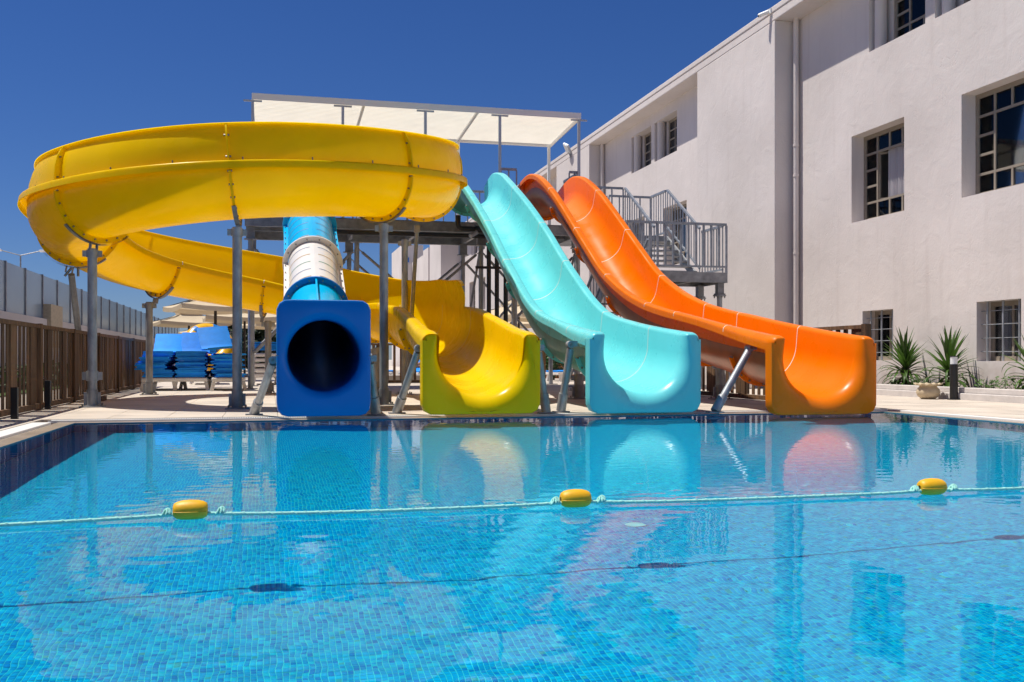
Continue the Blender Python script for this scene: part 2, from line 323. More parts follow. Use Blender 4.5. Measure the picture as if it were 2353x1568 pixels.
# tiled side walls (tiles as shallow real pieces, joined)
wl = MB()
wl.add([(PX0, PYN, PD), (PX0, PYF, PD), (PX0, PYF, -.02), (PX0, PYN, -.02), (PX1, PYN, PD), (PX1, PYF, PD), (PX1, PYF, -.02), (PX1, PYN, -.02)],
    [(0, 1, 2, 3), (4, 7, 6, 5), (1, 5, 6, 2), (0, 3, 7, 4)])
wo_ = wl.build('pool_wall', mat('wall_grout', (.05, .22, .30), .8), basin); wo_.cycles.is_caustics_receiver = True
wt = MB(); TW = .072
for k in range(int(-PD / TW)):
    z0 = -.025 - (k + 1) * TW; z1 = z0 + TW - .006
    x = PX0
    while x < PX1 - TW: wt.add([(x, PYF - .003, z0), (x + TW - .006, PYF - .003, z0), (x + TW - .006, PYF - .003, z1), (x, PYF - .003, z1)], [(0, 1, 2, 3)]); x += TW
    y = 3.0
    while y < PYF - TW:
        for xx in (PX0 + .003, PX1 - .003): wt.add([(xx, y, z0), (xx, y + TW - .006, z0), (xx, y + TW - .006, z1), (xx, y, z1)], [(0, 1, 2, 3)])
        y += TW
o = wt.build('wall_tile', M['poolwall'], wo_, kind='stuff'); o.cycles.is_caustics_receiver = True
cp = MB(); CW = .2
for a, b_ in (((PX0 - CW, PYN - CW), (PX0, PYF + CW)), ((PX1, PYN - CW), (PX1 + CW, PYF + CW)), ((PX0, PYF), (PX1, PYF + CW)), ((PX0, PYN - CW), (PX1, PYN))):
    cp.span((a[0], a[1], -.3), (b_[0], b_[1], -.022))
cp.build('pool_coping', M['coping'], basin, bevel=.008)
il = MB(); p = (1.99, 5.35); il.cyl((p[0] - .05, p[1] - .24, PD + .004), .055, .012, 20); o = il.build('floor_inlet', M['whitep'], basin); o.cycles.is_caustics_receiver = True

# water surface: real small ripples, refracting glass
xs = np.arange(PX0 - .01, PX1 + .02, .02); ys = np.concatenate([np.arange(PYN, 1.5, .12), np.arange(1.5, 7, .02), np.arange(7, PYF + .02, .03)])
X, Y = np.meshgrid(xs, ys); Z = np.full_like(X, WZ)
for i in range(90):
    lam = math.exp(rng.uniform(math.log(.07), math.log(.20))); th = rng.normal(.5 * PI, .9); k = 2 * PI / lam
    Z += .000023 * (lam / .15) ** 1.0 * np.sin(k * (X * math.cos(th) + Y * math.sin(th)) + rng.uniform(0, 6.28))
ny, nx = X.shape; V = np.stack([X, Y, Z], -1).reshape(-1, 3); I = np.arange(ny * nx).reshape(ny, nx)
F = np.stack([I[:-1, :-1], I[:-1, 1:], I[1:, 1:], I[1:, :-1]], -1).reshape(-1, 4)
wm = bpy.data.materials.new('pool_water'); wm.use_nodes = True; n = wm.node_tree.nodes; n.clear()
ou = n.new('ShaderNodeOutputMaterial'); gl = n.new('ShaderNodeBsdfRefraction'); gl.inputs['Roughness'].default_value = 0; gl.inputs['IOR'].default_value = 1.33; gl.inputs['Color'].default_value = (.50, .96, 1, 1)
go = n.new('ShaderNodeBsdfGlossy'); go.inputs['Roughness'].default_value = 0; fr_ = n.new('ShaderNodeFresnel'); fr_.inputs[0].default_value = 1.33
pw = n.new('ShaderNodeMath'); pw.operation = 'POWER'; pw.inputs[1].default_value = 1.4; mw = n.new('ShaderNodeMixShader'); L_ = wm.node_tree.links
L_.new(fr_.outputs[0], pw.inputs[0]); L_.new(pw.outputs[0], mw.inputs[0]); L_.new(gl.outputs[0], mw.inputs[1]); L_.new(go.outputs[0], mw.inputs[2]); L_.new(mw.outputs[0], ou.inputs[0])
me = bpy.data.meshes.new('pool_water'); me.vertices.add(len(V)); me.vertices.foreach_set('co', V.ravel())
me.loops.add(F.size); me.loops.foreach_set('vertex_index', F.ravel().astype(np.int32)); me.polygons.add(len(F)); me.polygons.foreach_set('loop_start', np.arange(0, F.size, 4, dtype=np.int32)); me.update(calc_edges=True)
me.polygons.foreach_set('use_smooth', np.ones(len(F), bool)); me.materials.append(wm)
wo = bpy.data.objects.new('pool_water', me); COL.objects.link(wo); wo['kind'] = 'structure'; wo.cycles.is_caustics_caster = True

# deck paving
dk = thing('pool_deck', None, None, (0, 0, 0), kind='structure')
b = MB(); GW = .2
x0, x1, y1 = PX0 - CW - GW, PX1 + CW + .12, PYF + CW + GW
regs = [(-60, x0, -6, 60), (x1, 10.9, -6, 60), (x0, x1, y1, 60)]
for r_ in regs: b.span((r_[0], r_[2], -.045), (r_[1], r_[3], -.012))
b.build('paving_bed', M['grout'], dk)
SL = .62; sm = MB().box((0, 0, -.008), (SL - .006, SL - .006, .016)).mesh('paving_slab', M['deck'])
cells = []
for (a0, a1, b0, b1) in [(-3.0, x0, -3, y1), (x1, 10.9, -3, y1 + .0), (-3.0, 10.9, y1, 34)]:
    nx_ = max(1, math.ceil((a1 - a0) / SL)); ny_ = math.ceil((b1 - b0) / SL)
    for i in range(nx_):
        for j in range(ny_):
            u0, u1 = a0 + i * SL, min(a1, a0 + (i + 1) * SL); v0, v1 = b0 + j * SL, min(b1, b0 + (j + 1) * SL)
            cells.append(((u0 + u1) / 2, (v0 + v1) / 2, (u1 - u0) / SL, (v1 - v0) / SL))
def vis(c): d = c[0] * sa + c[1] * ca; return abs(c[0] * ca - c[1] * sa) < .53 * d
cells.sort(key=lambda c: (not vis(c), math.hypot(c[0], c[1])))
st = MB()
for k, c in enumerate(cells):
    if k < 300: piece('paving_slab', sm, dk, (c[0], c[1], random.uniform(-.001, .001)), sc=(c[2], c[3], 1))
    else: st.box((c[0], c[1], -.008), (SL * c[2] - .006, SL * c[3] - .006, .016))
st.build('paving_slab', M['deck'], dk, kind='stuff')
# overflow channel: white slatted grating at the far edge, plain white cover at the left, white strip at the right
gt = thing('overflow_grating', 'white slatted overflow grating along the far edge of the pool', 'grating', (PX0 - .2, PYF + CW, 0))
b = MB(); yy0, yy1 = PYF + CW + .005, PYF + CW + GW - .005
b.span((PX0 - CW - .1, yy0, -.03), (PX1 + .2, yy0 + .02, -.004)); b.span((PX0 - CW - .1, yy1 - .02, -.03), (PX1 + .2, yy1, -.004)); b.build('grating_edge', M['whitep'], gt)
b = MB(); x = PX0 - CW - .08
while x < PX1 + .15: b.span((x, yy0 + .022, -.028), (x + .014, yy1 - .022, -.006)); x += .026
b.build('grating_bar', M['whitep'], gt, kind='stuff')
b = MB(); b.span((PX0 - CW - .1, yy0, -.045), (PX1 + .2, yy1, -.035)); b.build('channel_floor', M['inner'], gt)
b = MB(); b.span((PX0 - CW - GW + .01, -4, -.03), (PX0 - CW - .005, PYF - .1, -.002)); tag(b.build('gutter_cover', M['whitep'], bevel=.004), 'plain white strip covering the gutter on the left side of the pool', 'cover')
b = MB(); b.span((PX1 + CW + .01, -4, -.03), (PX1 + CW + .11, PYF + .2, -.002)); tag(b.build('gutter_cover', M['whitep'], bevel=.004), 'thin white gutter strip along the right edge of the pool', 'cover')

# ================================================================== BUILDING
XF, XR, ZT, ZE = 11.44, 12.0, 8.9, 8.56
hb = thing('hotel_building', 'long white stuccoed hotel wing with recessed bays and small-paned windows', 'building', (12, 20, 0))
blocks = [(-6.0, 11.57), (21.07, 25.4), (34.9, 39.2), (48.7, 53.0), (62.5, 67.0)]
bays = [(11.57, 21.07), (25.4, 34.9), (39.2, 48.7), (53.0, 62.5)]
for k, (y0, y1_) in enumerate(blocks):
    xf = XF if k < 4 else 10.6
    b = MB(); b.span((xf, y0, -.1), (24, y1_, ZE)); b.build('buttress', M['stucco'], hb, bevel=.02)
b = MB(); b.span((XF - .004, -6.2, ZE), (24.05, 67.2, ZT - .14)); b.build('eave', M['stucco'], hb, bevel=.02)
b = MB(); b.span((XF - .02, -6.3, ZT - .14), (24.1, 67.3, ZT)); b.build('parapet', M['stucco'], hb, bevel=.02)
WIN = []  # (y0,y1,z0,z1,kind)
for (a0, a1) in bays:
    for (o0, o1) in ((2.9, 4.71), (4.99, 6.8)): WIN.append((a1 - o1, a1 - o0, 6.98, 8.22, 'upper'))
    WIN.append((a1 - 4.07, a1 - 2.27, 3.55, 5.38, 'mid')); WIN.append((a1 - 7.52, a1 - 5.72, 3.54, 5.38, 'mid'))
    WIN.append((a1 - 3.72, a1 - 2.67, .64, 1.66, 'low')); WIN.append((a1 - 7.17, a1 - 6.11, .63, 1.66, 'low'))
for (a0, a1) in bays:
    ws = [q for q in WIN if a0 <= q[0] < a1]
    ysp = sorted({a0, a1} | {q[0] for q in ws} | {q[1] for q in ws}); zsp = sorted({-.1, ZE} | {q[2] for q in ws} | {q[3] for q in ws})
    b = MB()
    for i in range(len(ysp) - 1):
        for j in range(len(zsp) - 1):
            yc, zc = (ysp[i] + ysp[i + 1]) / 2, (zsp[j] + zsp[j + 1]) / 2
            if any(q[0] < yc < q[1] and q[2] < zc < q[3] for q in ws): continue
            b.add([(XR, ysp[i], zsp[j]), (XR, ysp[i + 1], zsp[j]), (XR, ysp[i + 1], zsp[j + 1]), (XR, ysp[i], zsp[j + 1])], [(0, 1, 2, 3)])
    for q in ws:
        D_ = .40 if q[4] == 'upper' else .36
        y0, y1_, z0, z1 = q[:4]; a = XR; c = XR + D_
        b.add([(a, y0, z0), (a, y1_, z0), (a, y1_, z1), (a, y0, z1), (c, y0, z0), (c, y1_, z0), (c, y1_, z1), (c, y0, z1)], [(0, 1, 5, 4), (1, 2, 6, 5), (2, 3, 7, 6), (3, 0, 4, 7)])
    b.build('wall', M['stucco'], hb)
def window(y0, y1_, z0, z1, kind, far):
    D_ = .40 if kind == 'upper' else .36; x = XR + D_ - .07
    fm = MB(); W_ = y1_ - y0; H_ = z1 - z0
    fy0, fy1 = y0, y1_
    if kind == 'upper': fy1 = y1_ - .38
    W_ = fy1 - fy0
    fr = MB(); t = .06
    for a, c in (((fy0, z0), (fy0 + t, z1)), ((fy1 - t, z0), (fy1, z1)), ((fy0 + t, z0), (fy1 - t, z0 + t)), ((fy0 + t, z1 - t), (fy1 - t, z1))): fr.span((x, a[0], a[1]), (x + .06, c[0], c[1]))
    nc, nr = (4, 5) if kind == 'mid' else (3, 4) if kind == 'upper' else (2, 1)
    cw = (W_ - 2 * t) / nc; rh = (H_ - 2 * t) / nr; mt = .045
    Yc = lambda i: fy1 - t - i * cw        # column 0 is at the far (left in view) side
    Zr = lambda j: z0 + t + j * rh
    pan = []
    for i in range(nc):
        for j in range(nr):
            big = kind == 'mid' and i >= 1 and 1 <= j <= 3 or kind == 'upper' and i >= 1 and 1 <= j <= 2
            if not big: pan.append((Yc(i + 1), Yc(i), Zr(j), Zr(j + 1)))
    if kind != 'low': pan.append((Yc(nc), Yc(1), Zr(1), Zr(nr - 1)))
    o = fr.build('window', M['frame'], hb); mu = MB()
    for (a0, a1, c0, c1) in pan:
        mu.span((x + .004, a0, c0), (x + .05, a0 + mt / 2, c1)); mu.span((x + .004, a1 - mt / 2, c0), (x + .05, a1, c1)); mu.span((x + .006, a0 + mt / 2, c0), (x + .048, a1 - mt / 2, c0 + mt / 2)); mu.span((x + .006, a0 + mt / 2, c1 - mt / 2), (x + .048, a1 - mt / 2, c1))
    mu.build('muntin', M['frame'], o)
    if not far:
        for (a0, a1, c0, c1) in pan:
            if kind == 'mid' and a1 - a0 > 1 and y0 > 15.5: # open casement: sash swung inwards
                q = MB(); q.bar((x + .05, a1 - .02, c0 + .02), (x + .05, a1 - .02, c1 - .02), .04, .04); q.bar((x + .5, a1 - .5, c0 + .02), (x + .5, a1 - .5, c1 - .02), .04, .04)
                q.bar((x + .05, a1 - .02, c1 - .04), (x + .5, a1 - .5, c1 - .04), .04, .04); q.bar((x + .05, a1 - .02, c0 + .04), (x + .5, a1 - .5, c0 + .04), .04, .04); q.build('open_sash', M['frame'], o); continue
            q = MB(); q.span((x + .024, a0 + mt / 2, c0 + mt / 2), (x + .03, a1 - mt / 2, c1 - mt / 2)); q.build('pane', M['glassc'], o)
    else:
        q = MB(); q.span((x + .024, fy0 + t, z0 + t), (x + .03, fy1 - t, z1 - t)); q.build('pane', M['glass'], o)
    # room box and curtain
    q = MB(); X2 = x + 1.4
    q.add([(x + .07, y0 - .3, z0 - .3), (X2, y0 - .3, z0 - .3), (X2, y1_ + .3, z0 - .3), (x + .07, y1_ + .3, z0 - .3), (x + .07, y0 - .3, z1 + .2), (X2, y0 - .3, z1 + .2), (X2, y1_ + .3, z1 + .2), (x + .07, y1_ + .3, z1 + .2)],
        [(0, 1, 2, 3), (4, 7, 6, 5), (1, 5, 6, 2), (0, 4, 5, 1), (3, 2, 6, 7)]); q.build('room', M['inner'], o)
    if kind != 'upper':
        q = MB(); c0_, c1_ = (fy0, fy0 + .80 * W_) if (kind == 'mid' and y0 < 15.5) else (fy0, fy0 + .60 * W_) if kind == 'mid' else (fy0, fy0 + .85 * W_)
        rows = []
        for zz in (z0 - .1, z0 + H_ * .5, z1 + .05):
            rows.append([(x + .12 + .028 * math.sin(k * 1.35), c0_ + (c1_ - c0_) * k / 60, zz) for k in range(61)])
        q.grid(rows); q.build('curtain', M['curtain'], o, smooth=60)
    if kind == 'upper':
        cb = MB(); cb.tube([(XR + .15, y1_ - .19, z0), (XR + .15, y1_ - .19, z1)], .12, 20); cb.build('round_pillar', M['stucco'], o, smooth=40)
        cb = MB(); cb.span((x - .02, fy1, z0), (x + .1, y1_, z1)); cb.build('side_panel', M['stucco'], o)
    if kind == 'low' and not far:
        gb = MB()
        for k in range(3): yy = y0 + .15 + k * (y1_ - y0 - .3) / 2; gb = MB(); gb.tube([(XR + .1, yy, z0), (XR + .1, yy, z1)], .021, 10); gb.build('grille_bar', M['galv'], o, smooth=40)
        for k in range(4): zz = z0 + .16 + k * .235; gb = MB(); gb.tube([(XR + .1, y0, zz), (XR + .1, y1_, zz)], .007, 8); gb.build('grille_bar', M['galv'], o)
gm = bpy.data.materials.new('clear_window_glass'); gm.use_nodes = True; n, l, b = nodes(gm); M['glassc'] = gm
tr = n.new('ShaderNodeBsdfTransparent'); tr.inputs[0].default_value = (.85, .88, .9, 1); gs = n.new('ShaderNodeBsdfGlossy'); gs.inputs['Roughness'].default_value = .02
fr_ = n.new('ShaderNodeFresnel'); fr_.inputs[0].default_value = 1.3; ms = n.new('ShaderNodeMixShader'); l.new(fr_.outputs[0], ms.inputs[0]); l.new(tr.outputs[0], ms.inputs[1]); l.new(gs.outputs[0], ms.inputs[2]); l.new(ms.outputs[0], n['Material Output'].inputs[0])
for q in WIN: window(*q, q[0] > 24)
for yb in (20.9, 34.75, 48.5, 62.3):
    b = MB(); b.tube([(XR - .11, yb, -.1), (XR - .11, yb, ZE)], .062, 16); o = b.build('downpipe', M['stucco'], hb, smooth=40)
    b = MB()
    for zz in (1.3, 3.1, 4.9, 5.6): b.tube([(XR - .11, yb, zz), (XR - .11, yb, zz + .05)], .072, 16)
    b.build('pipe_collar', M['stucco'], o, smooth=40)
# distant wing and roof box
b = MB(); b.span((11.44, 67, -.1), (22, 84, 8.62)); b.build('wall', M['stucco'], hb)
for ya, yb in ((70.2, 72.6), (81.5, 84.0)): b = MB(); b.span((11.0, ya, -.1), (11.6, yb, 8.62)); b.build('buttress', M['stucco'], hb)
rb = thing('roof_box', 'square white stair tower with a dark opening and blue poster beyond the hotel roof', 'building', (12.1, 93, 0))
b = MB(); b.span((12.1, 93, -.1), (14.1, 101, 11.4)); b.build('wall', M['stucco'], rb)
b = MB(); b.span((12.15, 92.9, 7.4), (12.75, 92.99, 10.2)); b.build('poster', M['sblue'], rb)
b = MB(); b.span((12.95, 92.9, 8.3), (14.05, 92.99, 9.7)); b.build('opening', M['inner'], rb)
# camera and floodlight on the parapet
p = at(1776, 24, X=XF); cc = thing('security_camera', 'small white bullet security camera on the top corner of the nearest buttress', 'camera', p)
b = MB(); b.tube([p + Vector((-.05, .1, 0)), p + Vector((-.22, .25, -.06))], .05, 12); b.build('camera_body', M['whitep'], cc, smooth=40)
b = MB(); b.box(p + Vector((-.02, .08, 0)), (.06, .12, .12)); b.build('wall_bracket', M['whitep'], cc)
b = MB(); b.tube([p + Vector((-.221, .251, -.0603)), p + Vector((-.24, .265, -.066))], .036, 12); b.build('lens', M['black'], cc)
p = at(1304, 341, X=XF - .15); fc = thing('floodlight', 'square floodlight tilted up above the far roof edge of the hotel', 'light', p)
m3 = Matrix.Rotation(R(-35), 3, 'Y') @ Matrix.Rotation(R(30), 3, 'X')
b = MB(); b.box(p, (.08, .34, .40), M3=m3); b.build('lamp_housing', M['postw'], fc, bevel=.01)
b = MB(); b.box(p + m3 @ Vector((-.05, 0, 0)), (.02, .29, .35), M3=m3); b.build('lamp_glass', M['lampglass'], fc)
b = MB(); b.bar(p, p + Vector((.2, 0, -.45)), .06, .06); b.build('bracket', M['galv2'], fc)

# ================================================================== POLES
def pole(px, py, ztop, r=.062, label='', Yover=None, plate=True, collar=None, pos=None, head=True, low=True):
    p = pos or at(px, py, z=0); p.z = 0
    t = thing('support_pole', label, 'pole', p, 'galvanised poles holding up the slides')
    b = MB(); b.tube([p + Vector((0, 0, .01)), p + Vector((0, 0, ztop))], r, 18); b.build('pole_shaft', M['galv'], t, smooth=40)
    b = MB(); b.box(p + Vector((0, 0, .008)), (.3, .3, .016)); b.build('base_plate', M['galv2'], t)
    if low:
        b = MB(); b.tube([p + Vector((0, 0, .016)), p + Vector((0, 0, .24))], r + .011, 18)
        for s_ in (-1, 1): b.box(p + Vector((s_ * (r + .022), 0, .12)), (.05, .03, .17))
        b.build('base_sleeve', M['galv2'], t, smooth=40)
    for i, (dx, dy) in enumerate(((.11, .11), (-.11, .11), (.11, -.11), (-.11, -.11))):
        b = MB(); b.tube([p + Vector((dx, dy, .016)), p + Vector((dx, dy, .05))], .012, 6); b.build('anchor_bolt', M['bolt'], t)
    if head:
        b = MB(); z = ztop - .12; b.tube([p + Vector((0, 0, z)), p + Vector((0, 0, z + .1))], r + .016, 18)
        for s_ in (-1, 1): b.box(p + Vector((s_ * (r + .03), 0, z + .05)), (.07, .035, .085))
        b.build('clamp_collar', M['galv'], t, smooth=40)
    return t, p

# ================================================================== SLIDES
def frames(pts):
    out = []
    for i, p in enumerate(pts):
        t = (pts[min(i + 1, len(pts) - 1)] - pts[max(i - 1, 0)]).normalized(); th = Vector((t.x, t.y, 0)).normalized()
        s_ = Vector((0, 0, 1)).cross(th); out.append((p, s_, (t.cross(s_)).normalized() * (1 if t.cross(s_).z > 0 else -1), t))
    return out
def place(fr, prof, dt=0): P, s_, v, t = fr; return [P + s_ * a + v * b_ + t * dt for a, b_ in prof]
def offset(prof, d):
    out = []
    for i, p in enumerate(prof):
        a = prof[max(i - 1, 0)]; b_ = prof[min(i + 1, len(prof) - 1)]; dx, dy = b_[0] - a[0], b_[1] - a[1]; L = math.hypot(dx, dy) or 1
        out.append((p[0] + dy / L * d, p[1] - dx / L * d))
    return out
def arc(cx0, cy0, r, a0, a1, n_): return [(cx0 + r * math.cos(R(a0 + (a1 - a0) * i / n_)), cy0 + r * math.sin(R(a0 + (a1 - a0) * i / n_))) for i in range(n_ + 1)]
def uprof(r, top, lip, rc=.03, ri=.04):
    """open chute cross-section from the left lip to the right lip"""
    W_ = r + lip; rc = min(rc, lip * .7)
    L = [(-W_, top - rc - .075), (-W_, top - rc - .03)] + [(-W_ + rc - rc * math.cos(R(a)), top - rc + rc * math.sin(R(a))) for a in (0, 18, 36, 54, 72, 90)]
    L += [(-r - ri + ri * math.cos(R(a)), top - ri + ri * math.sin(R(a))) for a in (90, 68, 45, 22, 0)]
    U = arc(0, r, r, 180, 360, 22)
    Rr = [(-x, y) for x, y in L[::-1]]
    return L + U + Rr, 0, 0      # profile and index range of the flat rims + bowl
def flange(slide, fr, prof, m_, th=.03, wd=.075, bolts=None):
    o1 = offset(prof, .008); o2 = offset(prof, wd); mb = MB()
    rows = [place(fr, o1, -th / 2), place(fr, o2, -th / 2), place(fr, o2, th / 2), place(fr, o1, th / 2)]
    mb.grid(rows); o = mb.build('joint_flange', m_, slide, smooth=30)
    om = offset(prof, wd * .55); n_ = max(4, int(sum(math.dist(om[i], om[i + 1]) for i in range(len(om) - 1)) / .16)); bm_ = MB()
    for k in range(n_ + 1):
        q = om[int(k * (len(om) - 1) / n_)]; P, s_, v, t = fr; c = P + s_ * q[0] + v * q[1]
        bm_.tube([c - t * (th / 2 + .016), c + t * (th / 2 + .016)], .014, 6)
    bm_.build('flange_bolt', M['bolt'], o, kind='stuff'); return o
def seam(slide, fr, prof, m_=None, w_=.0065):
    o = offset(prof, -.0018); mb = MB(); mb.grid([place(fr, o, -w_), place(fr, o, w_)]); mb.build('joint_sealant', m_ or M['seam'], slide, smooth=40)
def section(slide, frs, pf, i0, i1, m_, name='chute_section'):
    mb = MB(); mb.grid([place(frs[i], pf(i)) for i in range(i0, i1 + 1)]); return mb.build(name, m_, slide, smooth=50, solid=.012)
def exit_plate(slide, cx0, yf, zb, prof, hw, bot, rmax, m_, thick=.15, crn=.13, first=None):
    """front plate: bowl edge rounds over into a flat face that fills a rounded rectangle"""
    top = max(p[1] for p in prof) + zb; q0 = prof[0][1] + zb; pts = [(cx0 + a, zb + b_) for a, b_ in prof]
    off = offset(pts, 1.0); nrm = [(o[0] - p[0], o[1] - p[1]) for o, p in zip(off, pts)]
    out = [(cx0 - hw, q0)] + [(cx0 - hw, q0 - (q0 - bot - crn) * k / 8) for k in range(1, 9)] + [(cx0 - hw + crn - crn * math.cos(R(a)), bot + crn - crn * math.sin(R(a))) for a in range(15, 91, 15)]
    out += [(cx0 - hw + crn + (2 * hw - 2 * crn) * k / 12, bot) for k in range(1, 12)]
    out = out + [(2 * cx0 - x, z) for x, z in out[:9 + 6][::-1]]
    al = [0]
    for i in range(1, len(out)): al.append(al[-1] + math.dist(out[i], out[i - 1]))
    pl = [0]
    for i in range(1, len(pts)): pl.append(pl[-1] + math.dist(pts[i], pts[i - 1]))
    Q = []
    for s_ in pl:
        t = s_ / pl[-1] * al[-1]; i = min(len(out) - 2, max(j for j in range(len(al)) if al[j] <= t + 1e-9)); u = (t - al[i]) / (al[i + 1] - al[i])
        Q.append((out[i][0] + (out[i + 1][0] - out[i][0]) * u, out[i][1] + (out[i + 1][1] - out[i][1]) * u))
    rows = [first] if first else []
    ri = [min(rmax, .05 + max(0, (top - .08 - p[1]) * .30)) for p in pts]
    for k in range(8):
        a = R(90 * k / 7); rows.append([Vector((p[0] + nn[0] * r_ * (1 - math.cos(a)), yf + rmax * (1 - math.sin(a)), p[1] + nn[1] * r_ * (1 - math.cos(a)))) for p, nn, r_ in zip(pts, nrm, ri)])
    qo = offset(Q, 1.0); qn = [(o[0] - p[0], o[1] - p[1]) for o, p in zip(qo, Q)]
    rows.append([Vector((p[0] - nn[0] * .035, yf, p[1] - nn[1] * .035)) for p, nn in zip(Q, qn)])
    rows.append([Vector((p[0] - nn[0] * .010, yf + .010, p[1] - nn[1] * .010)) for p, nn in zip(Q, qn)])
    rows.append([Vector((p[0], yf + .035, p[1])) for p in Q]); rows.append([Vector((p[0], yf + thick, p[1])) for p in Q])
    rows.append([Vector((p[0] - nn[0] * .05, yf + thick, p[1] - nn[1] * .05)) for p, nn in zip(Q, qn)])
    mb = MB(); mb.grid(rows); return mb.build('exit_plate', m_, slide, smooth=45)

# ---- turquoise and orange straight chutes
def straight(name, label, rim, xc, yf, ytop, m_, mback, hwf, bot, joints, zfb=None):
    sl = thing(name, label, 'water slide', (xc(yf), yf, 0))
    ys_ = [yf + .19]
    while ys_[-1] < ytop: ys_.append(ys_[-1] + .14)
    H_ = .75; rp = [Vector((xc(y), y, interp(rim, y))) for y in ys_]; fr = frames(rp[::-1])   # travel towards the camera
    fr = [(P - v * H_, s_, v, t) for P, s_, v, t in fr]; n_ = len(fr)
    def dims(i):
        y = fr[i][0].y; k = max(0, min(1, 1 - (y - yf) / 2.6)); k = k * k * (3 - 2 * k); return .455 + .045 * k, .14 + (hwf - .5 - .14) * k, .035 + .065 * k, .04 + .02 * k
    pf = lambda i: uprof(dims(i)[0], H_, *dims(i)[1:])[0]
    ji = [0] + sorted(min(range(n_), key=lambda i: abs(fr[i][0].y - j)) for j in joints) [::1] + [n_ - 1]
    ji = sorted(set(ji))
    for a, c in zip(ji, ji[1:]):
        section(sl, fr, pf, a, c, m_)
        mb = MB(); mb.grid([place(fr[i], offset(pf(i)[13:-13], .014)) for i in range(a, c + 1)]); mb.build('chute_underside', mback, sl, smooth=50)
    for j in ji[1:-1]:
        flange(sl, fr[j], pf(j)[15:-15], m_); seam(sl, fr[j], pf(j)[1:-1])
    flange(sl, fr[1], pf(1)[15:-15], m_)
    pr = pf(n_ - 1)[2:-2]
    P = fr[-1][0]; fy = P.y
    exit_plate(sl, P.x, fy - .19 - .045, P.z, pr, hwf, bot, .19, m_, first=place(fr[-1], pr))
    return sl, fr
rimT = [(22.9, 4.70), (22.3, 4.84), (21.9, 4.86), (21.2, 4.72), (20.6, 4.48), (19.87, 4.16), (19.0, 3.76), (18.2, 3.36), (17.4, 2.93), (16.66, 2.50), (15.68, 1.98), (14.9, 1.60), (14.17, 1.35), (13.2, 1.19), (12.3, 1.08), (11.3, .98)]
tq, frT = straight('turquoise_slide', 'pale turquoise open chute slide between the yellow and the orange exits', rimT, lambda y: 4.44, 11.3, 22.8, M['turq'], M['teal_back'], .725, .008, [12.6, 14.5, 16.7, 18.3, 20.4])
rimO = [(22.9, 4.66), (22.3, 4.80), (21.7, 4.83), (21.0, 4.66), (20.05, 4.20), (19.3, 3.74), (18.58, 3.27), (17.8, 2.76), (17.03, 2.28), (16.1, 1.88), (15.2, 1.61), (14.4, 1.45), (13.55, 1.32), (12.6, 1.17), (11.64, 1.035), (10.75, .925)]
og, frO = straight('orange_slide', 'glossy orange open chute slide furthest right, its mouth lowest over the water', rimO, lambda y: 6.54 - .27 * max(0, (y - 10.75) / 11), 10.75, 22.8, M['orange'], M['orange_back'], .715, -.012, [12.3, 14.0, 15.2, 17.1, 18.9, 20.6])

# ---- yellow helix
ys_ = thing('yellow_spiral_slide', 'yellow open spiral slide with a raised outer wall and lemon exit', 'water slide', (-.265, 16.6, 0))
HC = (-.265, 16.6)
zt = [(0, 3.05), (46, 2.76), (90, 2.57), (138, 2.36), (180, 2.28), (237, 1.88), (278, 1.52), (318, 1.04), (345, .90), (360, .82)]
rt = [(0, 2.80), (138, 2.80), (190, 2.83), (236, 3.18), (275, 3.08), (318, 2.95), (360, 2.69)]
pts = []; tagp = []
y = 22.7
while y > HC[1] + .1: pts.append(Vector((2.5, y, interp([(22.7, 3.95), (21.5, 3.85), (16.6, 3.05)], y)))); tagp.append('in'); y -= .15
for k in range(0, 361, 3): a = R(-k); r_ = interp(rt, k); pts.append(Vector((HC[0] + r_ * math.cos(a), HC[1] + r_ * math.sin(a), interp(zt, k)))); tagp.append(k)
y = HC[1] - .15; YFy = 11.3
zo = [(16.6, .82), (15.5, .75), (14.5, .67), (13.6, .54), (12.7, .40), (12.0, .29), (11.3, .235)]
while y > YFy + .24: pts.append(Vector((2.43 - .03 * (16.6 - y) / 5, y, interp(zo, y)))); tagp.append('out'); y -= .14
pts.append(Vector((2.40, YFy + .19, .235))); tagp.append('out')
for it in range(3):
    q = pts[:]
    for i in range(2, len(pts) - 3): q[i] = (pts[i - 1] + pts[i] * 2 + pts[i + 1]) / 4
    pts = q
fy = frames(pts); NY = len(pts)
bank = [(0, 2), (90, 4), (140, 8), (190, 10), (240, 5), (300, 2), (360, 0)]
for i in range(NY):
    if not isinstance(tagp[i], str):
        P_, s_, v_, t_ = fy[i]; a = R(interp(bank, tagp[i])); fy[i] = (P_, s_ * math.cos(a) + v_ * math.sin(a), v_ * math.cos(a) - s_ * math.sin(a), t_)
iout = next(i for i, p in enumerate(tagp) if p == 'out')
def kout(i): return max(0, min(1, (i - iout) / max(1, (NY - 1 - iout))))
def ydim(i):
    k = max(0, min(1, (i - iout + 22) / 16)); r_ = .57 * (1 - k) + .50 * k; top = .60 * (1 - k) + .745 * k
    lk = kout(i); lk = lk * lk; return r_, top, .13 + .075 * lk, .03 + .07 * lk, .04 + .02 * lk
yp = lambda i: uprof(*ydim(i))[0]
idx = lambda k: min(range(NY), key=lambda i: abs((tagp[i] if isinstance(tagp[i], int) else 1e6) - k))
jn = [0, idx(0), idx(48), idx(93), idx(138), idx(189), idx(237), idx(274), idx(318), idx(348)]
jo = min(range(iout, NY), key=lambda i: abs(pts[i].y - 14.6)); jn += [jo, NY - 1]
for a, c in zip(jn, jn[1:]):
    lem = a >= jo
    section(ys_, fy, yp, a, c, M['yellow2'] if lem else M['yellow'])
